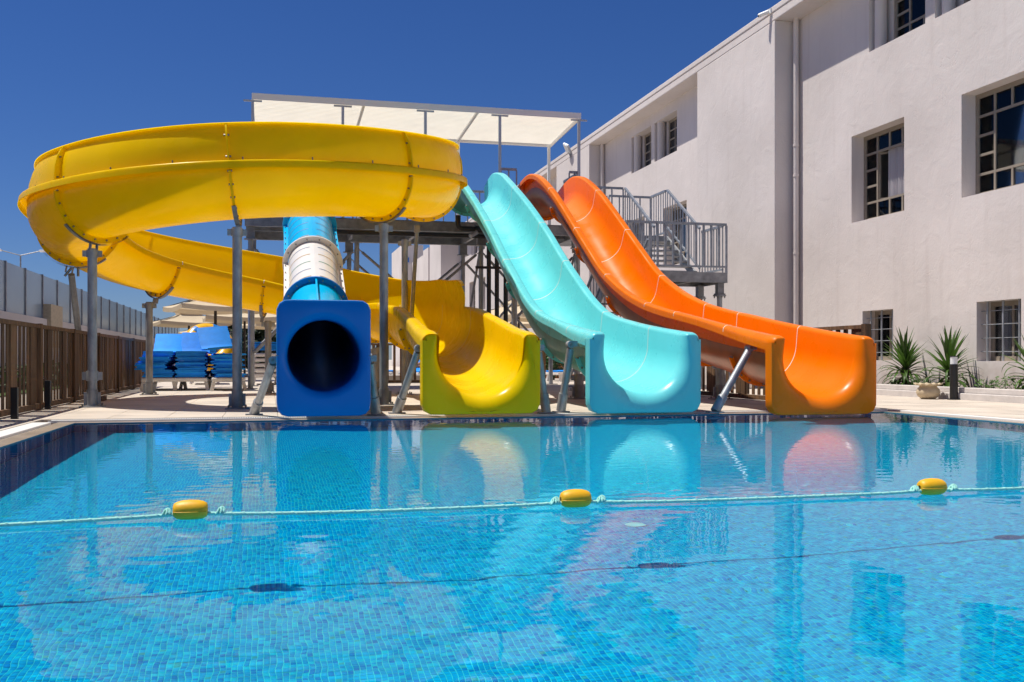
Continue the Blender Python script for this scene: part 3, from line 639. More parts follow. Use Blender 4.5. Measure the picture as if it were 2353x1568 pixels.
for j in jn[1:-1]:
    lem = j >= jo
    flange(ys_, fy[j], yp(j)[14:-14], M['yellow'], wd=.085)
    seam(ys_, fy[j], yp(j)[1:-1], M['seam'] if j > idx(230) else M['yellow'])
# raised outer wall, bolted on the outer rim
iend = min(range(iout, NY), key=lambda i: abs(pts[i].y - 15.2))
def wallp(i):
    r_, tp, lp, rc_, ri_ = ydim(i); e = max(0, (i - (iend - 3)) / 3); hh = (.52 - .10 * max(0, min(1, (i - idx(295)) / 14))) * (1 - .2 * e * e)
    return [(r_ + .0, tp - .04), (r_ + .012, tp + .06), (r_ + .016, tp + .2 * hh / .5), (r_ + .0, tp + .33 * hh / .5), (r_ - .035, tp + .45 * hh / .5), (r_ - .05, tp + .49 * hh / .5), (r_ - .03, tp + hh), (r_ + .012, tp + hh)]
jw = [1] + [j for j in jn if 1 < j < iend] + [iend]
for a, c in zip(jw, jw[1:]): section(ys_, fy, wallp, a, c, M['yellow'], 'outer_wall_section')
for j in jw[1:-1]:
    w_ = wallp(j); pr = [w_[0], w_[1], w_[2], w_[3], w_[4], w_[5]]
    mb = MB(); a1 = [(x + .012, y_) for x, y_ in pr]; a2 = [(x + .085, y_) for x, y_ in pr[:4]] + [(pr[4][0] + .07, pr[4][1]), (pr[5][0] + .045, pr[5][1])]
    mb.grid([place(fy[j], a1, -.012), place(fy[j], a2, -.012), place(fy[j], a2, .012), place(fy[j], a1, .012)]); o = mb.build('wall_rib', M['yellow'], ys_, smooth=30)
    bm_ = MB()
    for q in (pr[1], pr[3]): P, s_, v, t = fy[j]; c = P + s_ * (q[0] + .045) + v * q[1]; bm_.tube([c - t * .035, c + t * .035], .013, 6)
    bm_.build('rib_bolt', M['bolt'], o, kind='stuff')
mb = MB(); 
for i in range(jn[1], iend, 5):
    r_, tp, lp, rc_, ri_ = ydim(i); P, s_, v, t = fy[i]; c = P + s_ * (r_ + .055) + v * tp; mb.tube([c - v * .01, c + v * .05], .009, 6)
mb.build('rim_bolt', M['bolt'], ys_, kind='stuff')
pr = yp(NY - 1)[2:-2]
exit_plate(ys_, 2.40, YFy - .02, pts[-1].z, pr, .705, .022, .19, M['yellow2'], first=place(fy[-1], pr))

# ---- blue and white tube slide
ts = thing('blue_tube_slide', 'enclosed tube slide of sky blue and white sections ending in a square blue plate', 'water slide', (.59, 11.3, 0))
tz = [(11.3, .70), (13, .75), (14.2, .87), (15.3, 1.06), (16.5, 1.50), (18.35, 2.40), (20.2, 3.28), (21.6, 3.9), (22.8, 4.38)]
tx = [(11.3, .60), (16.5, .74), (22.8, .82)]
ty = []; y = 22.8
while y > 11.45: ty.append(y); y -= .15
ty.append(11.42); tp_ = [Vector((interp(tx, y), y, interp(tz, y))) for y in ty]; ft = frames(tp_)
RO = .435
circ = lambda r_, n_=40, a0=90: [(r_ * math.cos(R(a0 + 360 * i / n_)), r_ * math.sin(R(a0 + 360 * i / n_))) for i in range(n_ + 1)]
def yi(y): return min(range(len(ty)), key=lambda i: abs(ty[i] - y))
secs = [(0, yi(20.2), 'cyan'), (yi(20.2), yi(18.35), 'cyan'), (yi(18.35), yi(16.5), 'white'), (yi(16.5), yi(14.6), 'cyan'), (yi(14.6), len(ty) - 1, 'cyan')]
for a, c, m_ in secs:
    mb = MB(); mb.grid([place(ft[i], circ(RO)) for i in range(a, c + 1)]); o = mb.build('tube_section', M[m_], ts, smooth=50)
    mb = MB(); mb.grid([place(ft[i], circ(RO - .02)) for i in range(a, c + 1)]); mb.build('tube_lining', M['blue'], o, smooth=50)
    if a == yi(16.5):      # lower section: seam flange runs along the crown
        mb = MB(); mb.grid([[ft[i][0] + ft[i][2] * h_ + ft[i][1] * dx for dx, h_ in ((-.014, RO), (-.014, RO + .075), (.014, RO + .075), (.014, RO))] for i in range(a, c + 1)]); mb.build('seam_flange', M['cyan'], o)
    elif a != yi(14.6):
        for s_ in (-1, 1):
            mb = MB(); mb.grid([[ft[i][0] + ft[i][1] * s_ * d + ft[i][2] * h_ for d, h_ in ((RO - .01, .014), (RO + .075, .014), (RO + .075, -.014), (RO - .01, -.014))] for i in range(a, c + 1)]); fo = mb.build('seam_flange', M[m_], o)
            bm_ = MB()
            for i in range(a + 1, c, 2): cc_ = ft[i][0] + ft[i][1] * s_ * (RO + .045); bm_.tube([cc_ - ft[i][2] * .03, cc_ + ft[i][2] * .04], .010, 6)
            bm_.build('seam_bolt', M['bolt'], fo, kind='stuff') if False else bm_.build('seam_bolt', M['bolt'], o, kind='stuff')
def circle_flange(fr, m_, n_=14):
    mb = MB(); o1, o2 = circ(RO + .004), circ(RO + .10); mb.grid([place(fr, o1, -.02), place(fr, o2, -.02), place(fr, o2, .02), place(fr, o1, .02)]); o = mb.build('joint_flange', m_, ts, smooth=30)
    for k in range(n_):
        a = R(90 + 360 * (k + .5) / n_); P, s_, v, t = fr; c = P + s_ * math.cos(a) * (RO + .048) + v * math.sin(a) * (RO + .048)
        b = MB(); b.tube([c - t * .04, c + t * .04], .013, 8); b.build('flange_bolt', M['bolt'], o)
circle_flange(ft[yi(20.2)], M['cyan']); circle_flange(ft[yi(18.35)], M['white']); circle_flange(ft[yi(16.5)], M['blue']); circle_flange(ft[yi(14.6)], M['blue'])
def stripes(ya, yb, n_, cols):
    for k in range(n_):
        yy = ya + (yb - ya) * (k + .5) / n_; i = yi(yy)
        for s_ in (-1, 1):
            arc_ = [(s_ * (RO + .003) * math.sin(R(a)), (RO + .003) * math.cos(R(a))) for a in range(9, 84, 5)]
            mb = MB(); u = (yy - ty[i]); P, s2, v, t = ft[i]; base = P - t * u
            rows = [[base + s2 * a + v * b_ + t * d for a, b_ in arc_] for d in (-.011, .011)]
            mb.grid(rows); mb.build('stripe', M[cols[k % len(cols)]], ts, smooth=40)
stripes(18.2, 16.65, 5, ['st_b', 'st_o', 'st_g', 'st_b', 'st_o']); stripes(20.1, 18.45, 5, ['st_o', 'st_b', 'st_b', 'st_b', 'st_o'])
# blue plate
cxp, czp, rin, hwp, top_, bot_ = .60, .70, .402, .52, 1.325, .022
nn = 72; rows = []
ang = [R(90 + 360 * i / nn) for i in range(nn)]
ring = lambda r_, yy: [Vector((cxp + r_ * math.cos(a), yy, czp + r_ * math.sin(a))) for a in ang]
rows.append(ring(rin, 11.5))
for k in range(7): a = R(90 * k / 6); rows.append(ring(rin + .09 * (1 - math.cos(a)), 11.39 - .09 * math.sin(a)))
def rr(dx, dz_t, dz_b, rc, inset=0):
    out = []
    for a in ang:
        c_, s_ = math.cos(a), math.sin(a); X_ = dx - inset; T_ = (dz_t if s_ > 0 else dz_b) - inset
        t = min(X_ / abs(c_) if abs(c_) > 1e-6 else 9, T_ / abs(s_) if abs(s_) > 1e-6 else 9); x, z = c_ * t, s_ * t
        ix, iz = X_ - rc, T_ - rc
        if abs(x) > ix and abs(z) > iz:      # rounded corner
            qx, qz = math.copysign(ix, x), math.copysign(iz, z); bq = -(c_ * qx + s_ * qz); cq = qx * qx + qz * qz - rc * rc; t = -bq + math.sqrt(max(0, bq * bq - cq)); x, z = c_ * t, s_ * t
        out.append((x, z))
    return out
for ins, yy in ((.03, 11.30), (.008, 11.308), (0, 11.33), (0, 11.42), (.05, 11.42)): rows.append([Vector((cxp + x, yy, czp + z)) for x, z in rr(hwp, top_ - czp, czp - bot_, .12, ins)])
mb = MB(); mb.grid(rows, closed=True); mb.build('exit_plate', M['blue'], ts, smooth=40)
b = MB()
for s_ in (-1, 1): b.span((cxp + s_ * .50, 11.297, czp - .004), (cxp + s_ * .53, 11.2995, czp + .004))
b.build('plate_seam', M['inner'], ts)

# ---- poles under the slides
def trough(px, py, k, lab, dz=-.16, **kw):
    pole(px, py, k + dz, label=lab, **kw)
t, p = pole(212, 935.7, 2.19, label='tall round pole under the left front of the yellow spiral', pos=at(212, 935.7, z=0))
b = MB(); b.tube([p + Vector((0, 0, .36)), p + Vector((0, 0, .5))], .078, 18)
for s_ in (-1, 1): b.box(p + Vector((s_ * .095, 0, .43)), (.07, .035, .11))
b.build('lower_clamp', M['galv'], t, smooth=40)
pole(545, 939.8, 2.42, label='tall pole left of the tube slide holding the front of the yellow spiral')
pole(882, 930.9, 2.62, label='tall pole right of the blue plate under the yellow spiral')
pole(343, 908, 1.72, label='pole in front of the stacked sunbeds at the left')
pole(616, 905, 1.40, label='short pole just left of the blue plate with a collar clamp')
pole(865, 907.5, .88, label='low pole close to the right side of the blue plate')
# curved cradle straps where the poles meet the yellow trough
for k, nm in ((138, 'left'), (93, 'mid'), (48, 'right'), (189, 'far left'), (237, 'rear'), (274, 'back')):
    j = idx(k); pr = offset(yp(j)[14:-14], .10); pr = pr[int(len(pr) * .22):int(len(pr) * .78)]
    mb = MB(); mb.grid([place(fy[j], pr, -.03), place(fy[j], pr, .03)]); mb.build('support_strap', M['galv2'], ys_, smooth=40, solid=.014)
    P, s_, v, t = fy[j]; mb = MB()
    for sgn in (-1, 1): mb.bar(P + s_ * sgn * .05 - v * .1, P + s_ * sgn * .05 - v * .2, .05, .014, up=s_)
    mb.build('strap_lug', M['galv2'], ys_)
# slanted pole at far left
j = idx(189); P = fy[j][0]; q = at(214, 915, z=0)
lp = thing('slanted_pole', 'thin pole slanting from the lowest left curve of the yellow spiral to the fence', 'pole', (q.x - .15, q.y, 0), 'galvanised poles holding up the slides')
b = MB(); b.tube([Vector((q.x - .12, q.y, .12)), P - Vector((0, 0, .22))], .05, 16); b.build('pole_shaft', M['galv2'], lp, smooth=40)
b = MB(); b.tube([P - Vector((0, 0, .12)), P - Vector((.1, 0, .25))], .02, 8); b.tube([P + Vector((.1, 0, -.12)), P + Vector((.1, 0, -.25))], .02, 8); b.build('hanger', M['bolt'], lp)
for (sl_, px, py, zt_, lab, x_, yy_) in ((tq, 1331, 917, .42, 'stubby pole under the turquoise slide behind its exit', 4.44, 0), (og, 1655, 918, .62, 'stubby pole under the orange slide in front of the wooden fence', 6.5, 0)):
    pole(px, py, zt_, r=.075, label=lab)
pole(1168, 0, 2.9, r=.06, label='tall thin pole under the upper turquoise slide beside the black pipes', pos=Vector((4.98, 20.2, 0)), low=False)
pole(1240, 0, 3.0, r=.055, label='tall pole under the upper orange slide', pos=Vector((6.3, 20.0, 0)), low=False)
pole(935, 0, 2.9, r=.06, label='pole under the first straight run of the yellow spiral', pos=at(930, 880, Y=18.6), low=False)
b_ = at(936, 0, Y=18.2); a_ = at(958, 0, Y=17.0)
lp2 = thing('slanted_pole', 'slanting pole hanging below the right end of the yellow ring beside an upright pole', 'pole', (b_.x, b_.y, 0), 'galvanised poles holding up the slides')
b = MB(); b.tube([(b_.x, b_.y, .1), (a_.x, a_.y, 2.86)], .035, 12); b.build('pole_shaft', M['galv2'], lp2, smooth=40)
b = MB(); b.box((a_.x, a_.y, 2.9), (.1, .06, .12)); b.build('hanger', M['bolt'], lp2)
def strut(px0, py0, px1, py1, yb, yt, lab, r=.045):
    a = at(px1, py1, z=.02); c = at(px0, py0, Y=yt); t = thing('angled_strut', lab, 'strut', (a.x, a.y, 0), 'angled galvanised struts at the slide exits')
    d = (c - a).normalized(); b = MB(); b.tube([a + d * .02, c - d * .05], r, 16); b.build('strut_tube', M['galv'], t, smooth=40)
    b = MB(); b.tube([a, a + d * .22], r + .014, 16); b.build('foot_sleeve', M['galv'], t, smooth=40)
    b = MB(); b.box((a.x, a.y, .008), (.2, .12, .014)); b.build('foot_plate', M['galv2'], t)
    b = MB(); b.tube([c + Vector((-.012, -.05, 0)), c + Vector((-.012, .05, 0))], .045, 14); b.box(c + Vector((.03, 0, .01)), (.09, .07, .07)); b.build('clevis', M['galv'], t, smooth=30)
    b = MB(); b.tube([c + Vector((-.012, -.07, 0)), c + Vector((-.012, .07, 0))], .018, 6); b.build('clevis_bolt', M['bolt'], t)
strut(629, 828, 584, 950, 0, 11.5, 'angled strut left of the blue plate')
strut(850, 826, 864, 951, 0, 11.5, 'angled strut right of the blue plate')
strut(963, 801, 912, 947, 0, 11.62, 'angled strut left of the yellow exit')
strut(1236, 801, 1255, 946, 0, 11.7, 'angled strut mostly hidden behind the right edge of the yellow exit')
strut(1312, 792, 1289, 944, 0, 11.75, 'angled strut left of the turquoise exit')
strut(1724, 800, 1643, 945, 0, 11.55, 'angled strut left of the orange exit')

# ================================================================== TOWER
tw = thing('slide_tower', 'galvanised steel slide tower with braced columns and high platform', 'tower', (3.4, 24, 0))
ZP = 3.86; colx = (-.4, 1.95, 4.85, 7.2); rowy = (22.95, 25.2)
for x in colx:
    for y in rowy:
        b = MB(); b.tube([(x, y, 0), (x, y, 3.35)], .057, 14); o = b.build('column', M['galv'], tw, smooth=40)
        b = MB(); b.box((x, y, 3.48), (.19, .19, .26)); b.build('column_head', M['galv2'], o)
        b = MB(); b.tube([(x, y, 3.33), (x, y, 3.35)], .15, 14); b.build('head_flange', M['galv2'], o)
        b = MB(); b.box((x, y, .01), (.3, .3, .02)); b.build('base_plate', M['galv2'], o)
for y in rowy:
    for x0_, x1_ in zip(colx, colx[1:]):
        for a, c in (((x0_, 3.22), (x1_, .75)), ((x1_, 3.22), (x0_, .75))):
            yy = y + (.03 if a[0] < c[0] else -.03)
            p0 = Vector((a[0], yy, a[1])); p1 = Vector((c[0], yy, c[1])); d = (p1 - p0).normalized()
            b = MB(); b.tube([p0 + d * .16, p1 - d * .1], .032, 10); o = b.build('brace', M['galv2'], tw, smooth=40)
            b = MB(); b.bar(p0 + d * .02, p0 + d * .26, .012, .12, up=(0, 1, 0)); b.build('gusset', M['galv2'], o)
for x in colx:
    p0 = Vector((x, 23.1, 3.2)); p1 = Vector((x, 25.1, .9)); b = MB(); b.tube([p0, p1], .03, 10); b.build('brace', M['galv2'], tw, smooth=40)
for y in (22.78, 25.36): b = MB(); b.span((colx[0] - .12, y - .05, 3.61), (colx[-1] + .12, y + .05, ZP - .04)); b.build('edge_beam', M['galv2'], tw)
for x in (-.46, 1.95, 3.4, 4.85, 7.26): b = MB(); b.span((x - .04, 22.83, 3.62), (x + .04, 25.31, ZP - .045)); b.build('cross_beam', M['galv2'], tw)
for i in range(10):
    x0_ = colx[0] - .1 + i * .78; b = MB(); b.span((x0_, 22.8, ZP - .035), (x0_ + .77, 25.35, ZP)); b.build('floor_panel', M['galv2'], tw)
for y in (24.0,): b = MB(); b.span((colx[0], y - .03, 3.66), (colx[-1], y + .03, ZP - .05)); b.build('joist', M['galv2'], tw)
def railing(parent, p0, p1, h=1.15, sp=.17, bw=.03, low=.1):
    p0, p1 = Vector(p0), Vector(p1); L = Vector((p1.x - p0.x, p1.y - p0.y, 0)).length; n_ = max(1, round(L / sp)); U = Vector((0, 0, 1))
    b = MB(); b.bar(p0 + U * h, p1 + U * h, .055, .055); b.build('handrail', M['rail'], parent)
    b = MB(); b.bar(p0 + U * low, p1 + U * low, .045, .04); b.build('bottom_rail', M['rail'], parent)
    for i in range(n_ + 1):
        q = p0 + (p1 - p0) * i / n_; end = i in (0, n_); b = MB(); b.span((q.x - bw / 2, q.y - bw / 2, q.z + (0 if end else low)), (q.x + bw / 2, q.y + bw / 2, q.z + h - .02)); b.build('post' if end else 'baluster', M['rail'], parent)
railing(tw, (colx[0], 25.3, ZP), (8.8, 25.3, ZP), sp=.32)
railing(tw, (colx[0], 22.85, ZP), (colx[0], 25.25, ZP), sp=.3)
railing(tw, (7.24, 22.85, ZP), (7.24, 24.1, ZP), h=1.28, sp=.28)
for x0_, x1_ in ((-.35, .2), (1.4, 1.85), (3.1, 3.7), (5.3, 5.68), (6.98, 7.24)): railing(tw, (x0_, 22.82, ZP), (x1_, 22.82, ZP), h=1.28, sp=.16)
# shade roof
sr = thing('shade_roof', 'flat white corrugated shade roof on thin posts above the slide tower', 'canopy', (3.4, 24, ZP))
RX0, RX1, RY0, RY1 = -.37, 7.24, 22.7, 25.4
zr = lambda y: 6.50 - .06 * (y - RY0)
rows = []
y = RY0 + .04; k = 0
while y < RY1 - .02: rows.append([(RX0 + .03, y, zr(y) + (.022 if k % 2 else 0)), (RX1 - .03, y, zr(y) + (.022 if k % 2 else 0))]); y += .035; k += 1
# crisp trapezoid ribs
mb = MB(); y = RY0 + .04
while y < RY1 - .1:
    mb.add([(xx, yy, zr(yy) + dz) for yy, dz in ((y, 0), (y + .05, 0), (y + .06, .022), (y + .09, .022), (y + .10, 0)) for xx in (RX0 + .03, RX1 - .03)], [(0, 1, 3, 2), (2, 3, 5, 4), (4, 5, 7, 6), (6, 7, 9, 8)]); y += .10
mb.build('roof_sheet', M['roofw'], sr)
b = MB(); b.span((RX0, RY0, 6.40), (RX1, RY0 + .025, 6.54)); b.build('fascia', M['fascia'], sr)
b = MB(); b.bar((RX0 + .012, RY0 + .026, 6.46), (RX0 + .012, RY1, 6.32), .024, .13); b.build('fascia', M['fascia'], sr)
b = MB(); b.bar((RX1 - .012, RY0 + .026, 6.46), (RX1 - .012, RY1, 6.32), .024, .13); b.build('fascia', M['fascia'], sr)
b = MB(); b.span((RX0 + .03, RY1 - .03, 6.28), (RX1 - .03, RY1, 6.40)); b.build('fascia', M['fascia'], sr)
for x in (2.1, 4.75): b = MB(); b.bar((x, RY0 + .03, 6.46), (x, RY1 - .04, 6.31), .06, .05); b.build('rafter', M['fascia'], sr)
for x in (-.35, 1.62, 3.5, 5.26, 7.20):
    b = MB(); b.span((x - .03, RY0 + .02, ZP), (x + .03, RY0 + .08, 6.39)); o = b.build('post', M['postw'], sr); b = MB(); b.span((x - .2, RY0 + .03, 6.36), (x + .2, RY0 + .07, 6.395)); b.build('bracket', M['postw'], o)
for x in (-.3, 2.2, 4.75, 7.18): b = MB(); b.span((x - .035, RY1 - .12, ZP), (x + .035, RY1 - .05, 6.29)); b.build('post', M['fascia'], sr)
# staircase
sc_ = thing('metal_staircase', 'galvanised staircase with railed landing between the orange slide and hotel wall', 'staircase', (9.4, 21.5, 0))
ZL = 2.62; LX0, LX1, LY0, LY1 = 7.7, 10.09, 20.87, 22.15
b = MB(); b.span((LX0, LY0, ZL - .05), (LX1, LY1, ZL)); b.build('landing_floor', M['galv2'], sc_)
for a, c in (((LX0, LY0 - .04, ZL - .22), (LX1, LY0, ZL + .01)), ((LX0, LY1, ZL - .22), (LX1, LY1 + .04, ZL - .01)), ((LX1, LY0 - .04, ZL - .22), (LX1 + .04, LY1 + .04, ZL + .01)), ((LX0 + .5, LY0, ZL - .2), (LX0 + .56, LY1, ZL - .055)), ((LX1 - .8, LY0, ZL - .2), (LX1 - .74, LY1, ZL - .055))):
    b = MB(); b.span(a, c); b.build('landing_beam', M['galv2'], sc_)
railing(sc_, (LX0, LY0 - .02, ZL), (LX1 + .02, LY0 - .02, ZL), h=1.1, sp=.19, bw=.042, low=.14)
railing(sc_, (LX1 + .02, LY0 + .17, ZL), (LX1 + .02, LY1, ZL), h=1.1, sp=.17, bw=.022)
SX0, SX1, SYT, SYB = 8.87, 10.03, 24.1, 22.12
for x in (SX0, SX1): railing(sc_, (x, SYT, ZP), (x, SYB, ZL), h=1.18, sp=.17, low=.22, bw=.02)
railing(sc_, (SX1 - .003, SYT + .12, ZP), (SX1 - .003, 25.2, ZP), h=1.18, sp=.17, bw=.02); railing(sc_, (8.85, 25.3, ZP), (SX1, 25.3, ZP), h=1.18, sp=.3); railing(sc_, (7.3, 24.12, ZP), (SX0 - .05, 24.12, ZP), h=1.18, sp=.3)
b = MB(); b.span((7.3, 24.15, ZP - .2), (SX1 + .05, 25.35, ZP - .002)); b.build('upper_landing', M['galv2'], sc_)
for x in (SX0 + .03, SX1 - .03): b = MB(); b.bar((x, SYT, ZP - .1), (x, SYB, ZL - .05), .05, .2); b.build('stringer', M['galv'], sc_)
for i in range(7):
    t_ = (i + .5) / 7; z = ZP + (ZL - ZP) * (i + 1) / 8; y = SYT + (SYB - SYT) * t_; b = MB(); b.span((SX0 + .06, y - .14, z - .035), (SX1 - .06, y + .14, z)); b.build('tread', M['galv2'], sc_)
# lower flight, mostly behind the orange slide
for yy in (LY0 + .06, LY1 - .04):
    b = MB(); b.tube([(8.45, yy, 0), (8.45, yy, ZL - .24)], .06, 14); 
b = MB()
for i in range(12):
    z = ZL - .2 * (i + 1); x = LX0 - .0 - .0; y = LY1 - .2 + 0
for i in range(12):
    z = ZL - .2 * (i + 1); b = MB(); y = LY1 + .25 + i * .26
    b.span((7.75, y - .13, z - .035), (8.72, y + .13, z)); b.build('tread', M['galv2'], sc_)
for x in (7.72, 8.76):
    b = MB(); b.bar((x, LY1 + .05, ZL - .1), (x, LY1 + 3.25, .1), .05, .2); b.build('stringer', M['galv'], sc_)
    railing(sc_, (x, LY1 + .1, ZL - .1), (x, LY1 + 3.2, .2), h=1.0, sp=.24, low=.2, bw=.02)
for (x, y) in ((10.0, 20.97), (10.0, 22.05), (8.3, 20.97), (8.3, 22.05)):
    b = MB(); b.tube([(x, y, 0), (x, y, 2.12)], .06, 14); o = b.build('column', M['galv'], sc_, smooth=40)
    b = MB(); b.box((x, y, 2.27), (.15, .15, .3)); b.build('column_head', M['galv2'], o)
    b = MB(); b.tube([(x, y, 2.10), (x, y, 2.13)], .15, 16); b.build('head_flange', M['galv2'], o, smooth=30)
    b = MB()
    for k in range(8): a = 2 * PI * k / 8; b.tube([(x + .125 * math.cos(a), y + .125 * math.sin(a), 2.06), (x + .125 * math.cos(a), y + .125 * math.sin(a), 2.16)], .013, 6)
    b.build('flange_bolt', M['bolt'], o, kind='stuff')
# pipes
labs = ['leftmost of the upright black water pipes beside the turquoise slide', 'second upright black water pipe from the left by the turquoise slide', 'third upright black water pipe from the left by the turquoise slide', 'upright black water pipe closest to the turquoise slide']
for k, x in enumerate((4.93, 5.12, 5.33, 5.52)):
    b = MB(); b.tube([(x, 22.45, 0), (x, 22.45, 3.6 if k else 3.78)], .052, 14); tag(b.build('water_pipe', M['black'], smooth=40), labs[k], 'pipe', 'black water pipes under the tower')
b = MB(); b.span((4.6, 22.36, 2.74), (5.7, 22.4, 2.80)); tag(b.build('pipe_clamp_rail', M['darkpole']), 'flat dark clamp rail across the upright black pipes', 'rail')
hp = thing('feed_pipe', 'long black pipe with elbow running under the front of the slide platform', 'pipe', (3, 22.55, 3.5))
b = MB(); b.tube([(1.3, 22.62, 3.52), (5.5, 22.62, 3.52)], .055, 14); b.build('pipe_run', M['black'], hp, smooth=40)
b = MB(); b.tube([(4.2, 22.4, 3.95), (4.2, 22.4, 3.74), (4.22, 22.4, 3.68), (4.28, 22.4, 3.65), (4.7, 22.4, 3.65)], .06, 14); b.build('elbow', M['black'], hp, smooth=40)
b = MB(); b.tube([(4.6, 22.4, 3.65), (4.95, 22.4, 3.65)], .085, 16); b.build('coupling', M['black'], hp, smooth=40)
b = MB(); b.tube([(4.62, 22.32, 3.57), (4.45, 22.25, 3.46)], .05, 14); b.build('valve', M['galv'], hp, smooth=40)

# ================================================================== FENCES
def fence(name_label, p0, p1, h=1.12, pitch=.2, sw=.10, every=5, group='brown wooden picket fences around the pool', yview=True):
    p0, p1 = Vector(p0), Vector(p1); d = (p1 - p0); L = d.length; u = d.normalized(); rz = math.atan2(u.y, u.x)
    t = thing('wooden_fence', name_label, 'fence', p0, group)
    sm_ = [MB().box((0, 0, 0), (w_, .013, h - .12)).mesh('slat', M['wood']) for w_ in (sw, sw * 1.15)]
    pm = MB().box((0, 0, 0), (.24, .04, h - .1)).mesh('board', M['wood'])
    n_ = int(L / pitch)
    for i in range(n_):
        c = p0 + u * (i + .5) * pitch
        if i % every == 0: piece('board', pm, t, (c.x, c.y, (h - .1) / 2 + .05), rz=rz)
        else: piece('slat', random.choice(sm_), t, (c.x, c.y, h / 2 + .03), rz=rz + random.uniform(-.02, .02), rot=None)
    segs = max(1, round(L / 2.4))
    for i in range(segs):
        a = p0 + d * i / segs; c = p0 + d * (i + 1) / segs; U = Vector((0, 0, 1))
        b = MB(); b.bar(a + U * (h - .03), c + U * (h - .03) - u * .004, .075, .05); b.build('top_rail', M['wood'], t)
        b = MB(); b.bar(a + U * .05, c + U * .05 - u * .004, .06, .07); b.build('bottom_rail', M['wood'], t)
    for i in range(segs + 1):
        a = p0 + d * i / segs; b = MB(); b.box((a.x, a.y, h / 2), (.09, .09, h + .01)); b.build('post', M['wood'], t)
    return t
fence('weathered brown picket fence along the left side of the pool deck', (-2.925, 2.6, 0), (-2.925, 25.6, 0))
fence('brown picket fence behind the orange slide, running away from the pool', (7.62, 11.6, 0), (7.62, 20.5, 0), pitch=.19, sw=.085, every=6)
fence('dark picket fence at the back of the deck behind the slide exits', (.6, 27.4, 0), (7.62, 27.4, 0), h=1.1, pitch=.19, sw=.07, every=4)
for px, zz in ((20, 960), (214, 955)):
    pass
for (px, yb, lab) in ((22, 963, 'black square stub post at the very left against the fence'), (216, 937, None)):
    if lab:
        p = at(px, yb, z=0); b = MB(); b.box((p.x + .05, p.y, .17), (.07, .07, .36)); tag(b.build('stub_post', M['black'], bevel=.005), lab, 'post')
p = at(216 - 1, 0, X=-2.83)
p = at(122, 941, z=0); b = MB(); b.box((-2.83, p.y, .19), (.07, .07, .38)); tag(b.build('stub_post', M['black'], bevel=.005), 'black stub post against the fence, second from the left', 'post')
p = at(472, 975, z=0) if False else at(268, 923, z=0)
b = MB(); b.box((-2.6, 16.9, .035), (.12, .5, .07)); tag(b.build('timber_offcut', M['wood'], bevel=.005), 'short timber block lying beside the fence foot', 'timber')

# glass topped wall beyond the fence
gw = thing('glass_topped_wall', 'low rendered boundary wall topped with blue grey glass panels beyond the fence', 'wall', (-6, 20, 0))
y = 2.0
b = MB(); b.span((-6.3, 2, -.05), (-6, 75, 1.78)); b.build('wall_base', M['stucco'], gw)
while y < 74:
    b = MB(); b.span((-6.16, y + .06, 1.78), (-6.13, y + 1.94, 3.0)); b.build('glass_panel', M['glaze'], gw)
    b = MB(); b.span((-6.2, y - .04, 1.78), (-6.1, y + .04, 3.02)); b.build('post', M['galv2'], gw); y += 2.0
b = MB(); b.span((-6.7, 30, 1.0), (-5.9, 31.6, 2.2)); tag(b.build('wall_pier', M['clay']), 'square beige pier rising from the boundary wall behind the fence', 'pier')

# ================================================================== FOLIAGE helpers
def leaf_cloud(mb, c, rad, n_, s0=.05, s1=.1, shell=.55, fn=None):
    for _ in range(n_):
        while True:
            v = np.array([random.uniform(-1, 1) for _ in range(3)]); r_ = np.linalg.norm(v)
            if shell < r_ <= 1: break
        if fn and not fn(v): continue
        p = Vector((c[0] + v[0] * rad[0], c[1] + v[1] * rad[1], c[2] + v[2] * rad[2])); s_ = random.uniform(s0, s1)
        a = Vector((random.gauss(0, 1), random.gauss(0, 1), random.gauss(0, 1))).normalized(); b_ = a.orthogonal().normalized()
        mb.add([p - a * s_, p + b_ * s_ * .45, p + a * s_, p - b_ * s_ * .45], [(0, 1, 2, 3)])
# hedge behind the left fence
b = MB()
for i in range(36): leaf_cloud(b, (-5.2 + random.uniform(-.1, .1), 11 + i * .9, .28), (.35, .6, random.uniform(.22, .34)), 90, .05, .1, .3)
o = b.build('hedge', M['hedge']); o['kind'] = 'stuff'
b = MB(); sheet(b, -6, -4.6, 8, 60, .012); b.build('lawn', M['lawn'], kind='structure')
# conifer
def tree(name, lab, x, y, hgt, rad, n_, m_, cat='tree', z0=.6, cone=True, group='dark trees beyond the parasols'):
    t = thing(name, lab, cat, (x, y, 0), group); b = MB(); b.tube([(x, y, -.05), (x + .1, y, hgt * .5), (x, y, hgt * .85)], [.22, .15, .05], 10)
    for k in range(5): a = k * 2.4; zz = hgt * (.25 + .12 * k); b.tube([(x, y, zz), (x + rad * .6 * math.cos(a), y + rad * .6 * math.sin(a), zz + .5)], [.07, .02], 6)
    b.build('trunk', M['bark'], t, smooth=50); b = MB()
    for k in range(26):
        f_ = (k + .5) / 26; zz = z0 + (hgt - z0) * f_; rr_ = rad * (1.05 - f_) ** .7 if cone else rad * math.sin(PI * (.12 + .85 * f_)) ** .7
        for q in range(3):
            a = random.uniform(0, 2 * PI); leaf_cloud(b, (x + rr_ * .5 * math.cos(a), y + rr_ * .5 * math.sin(a), zz), (rr_ * .6, rr_ * .6, (hgt - z0) / 14), n_ // 78, .12, .26, .3)
    b.build('crown', m_, t)
p = at(519, 0, Y=62); tree('conifer_tree', 'dark green conifer standing between two cream parasols', p.x, 62, 4.9, 1.6, 5200, M['pine'])
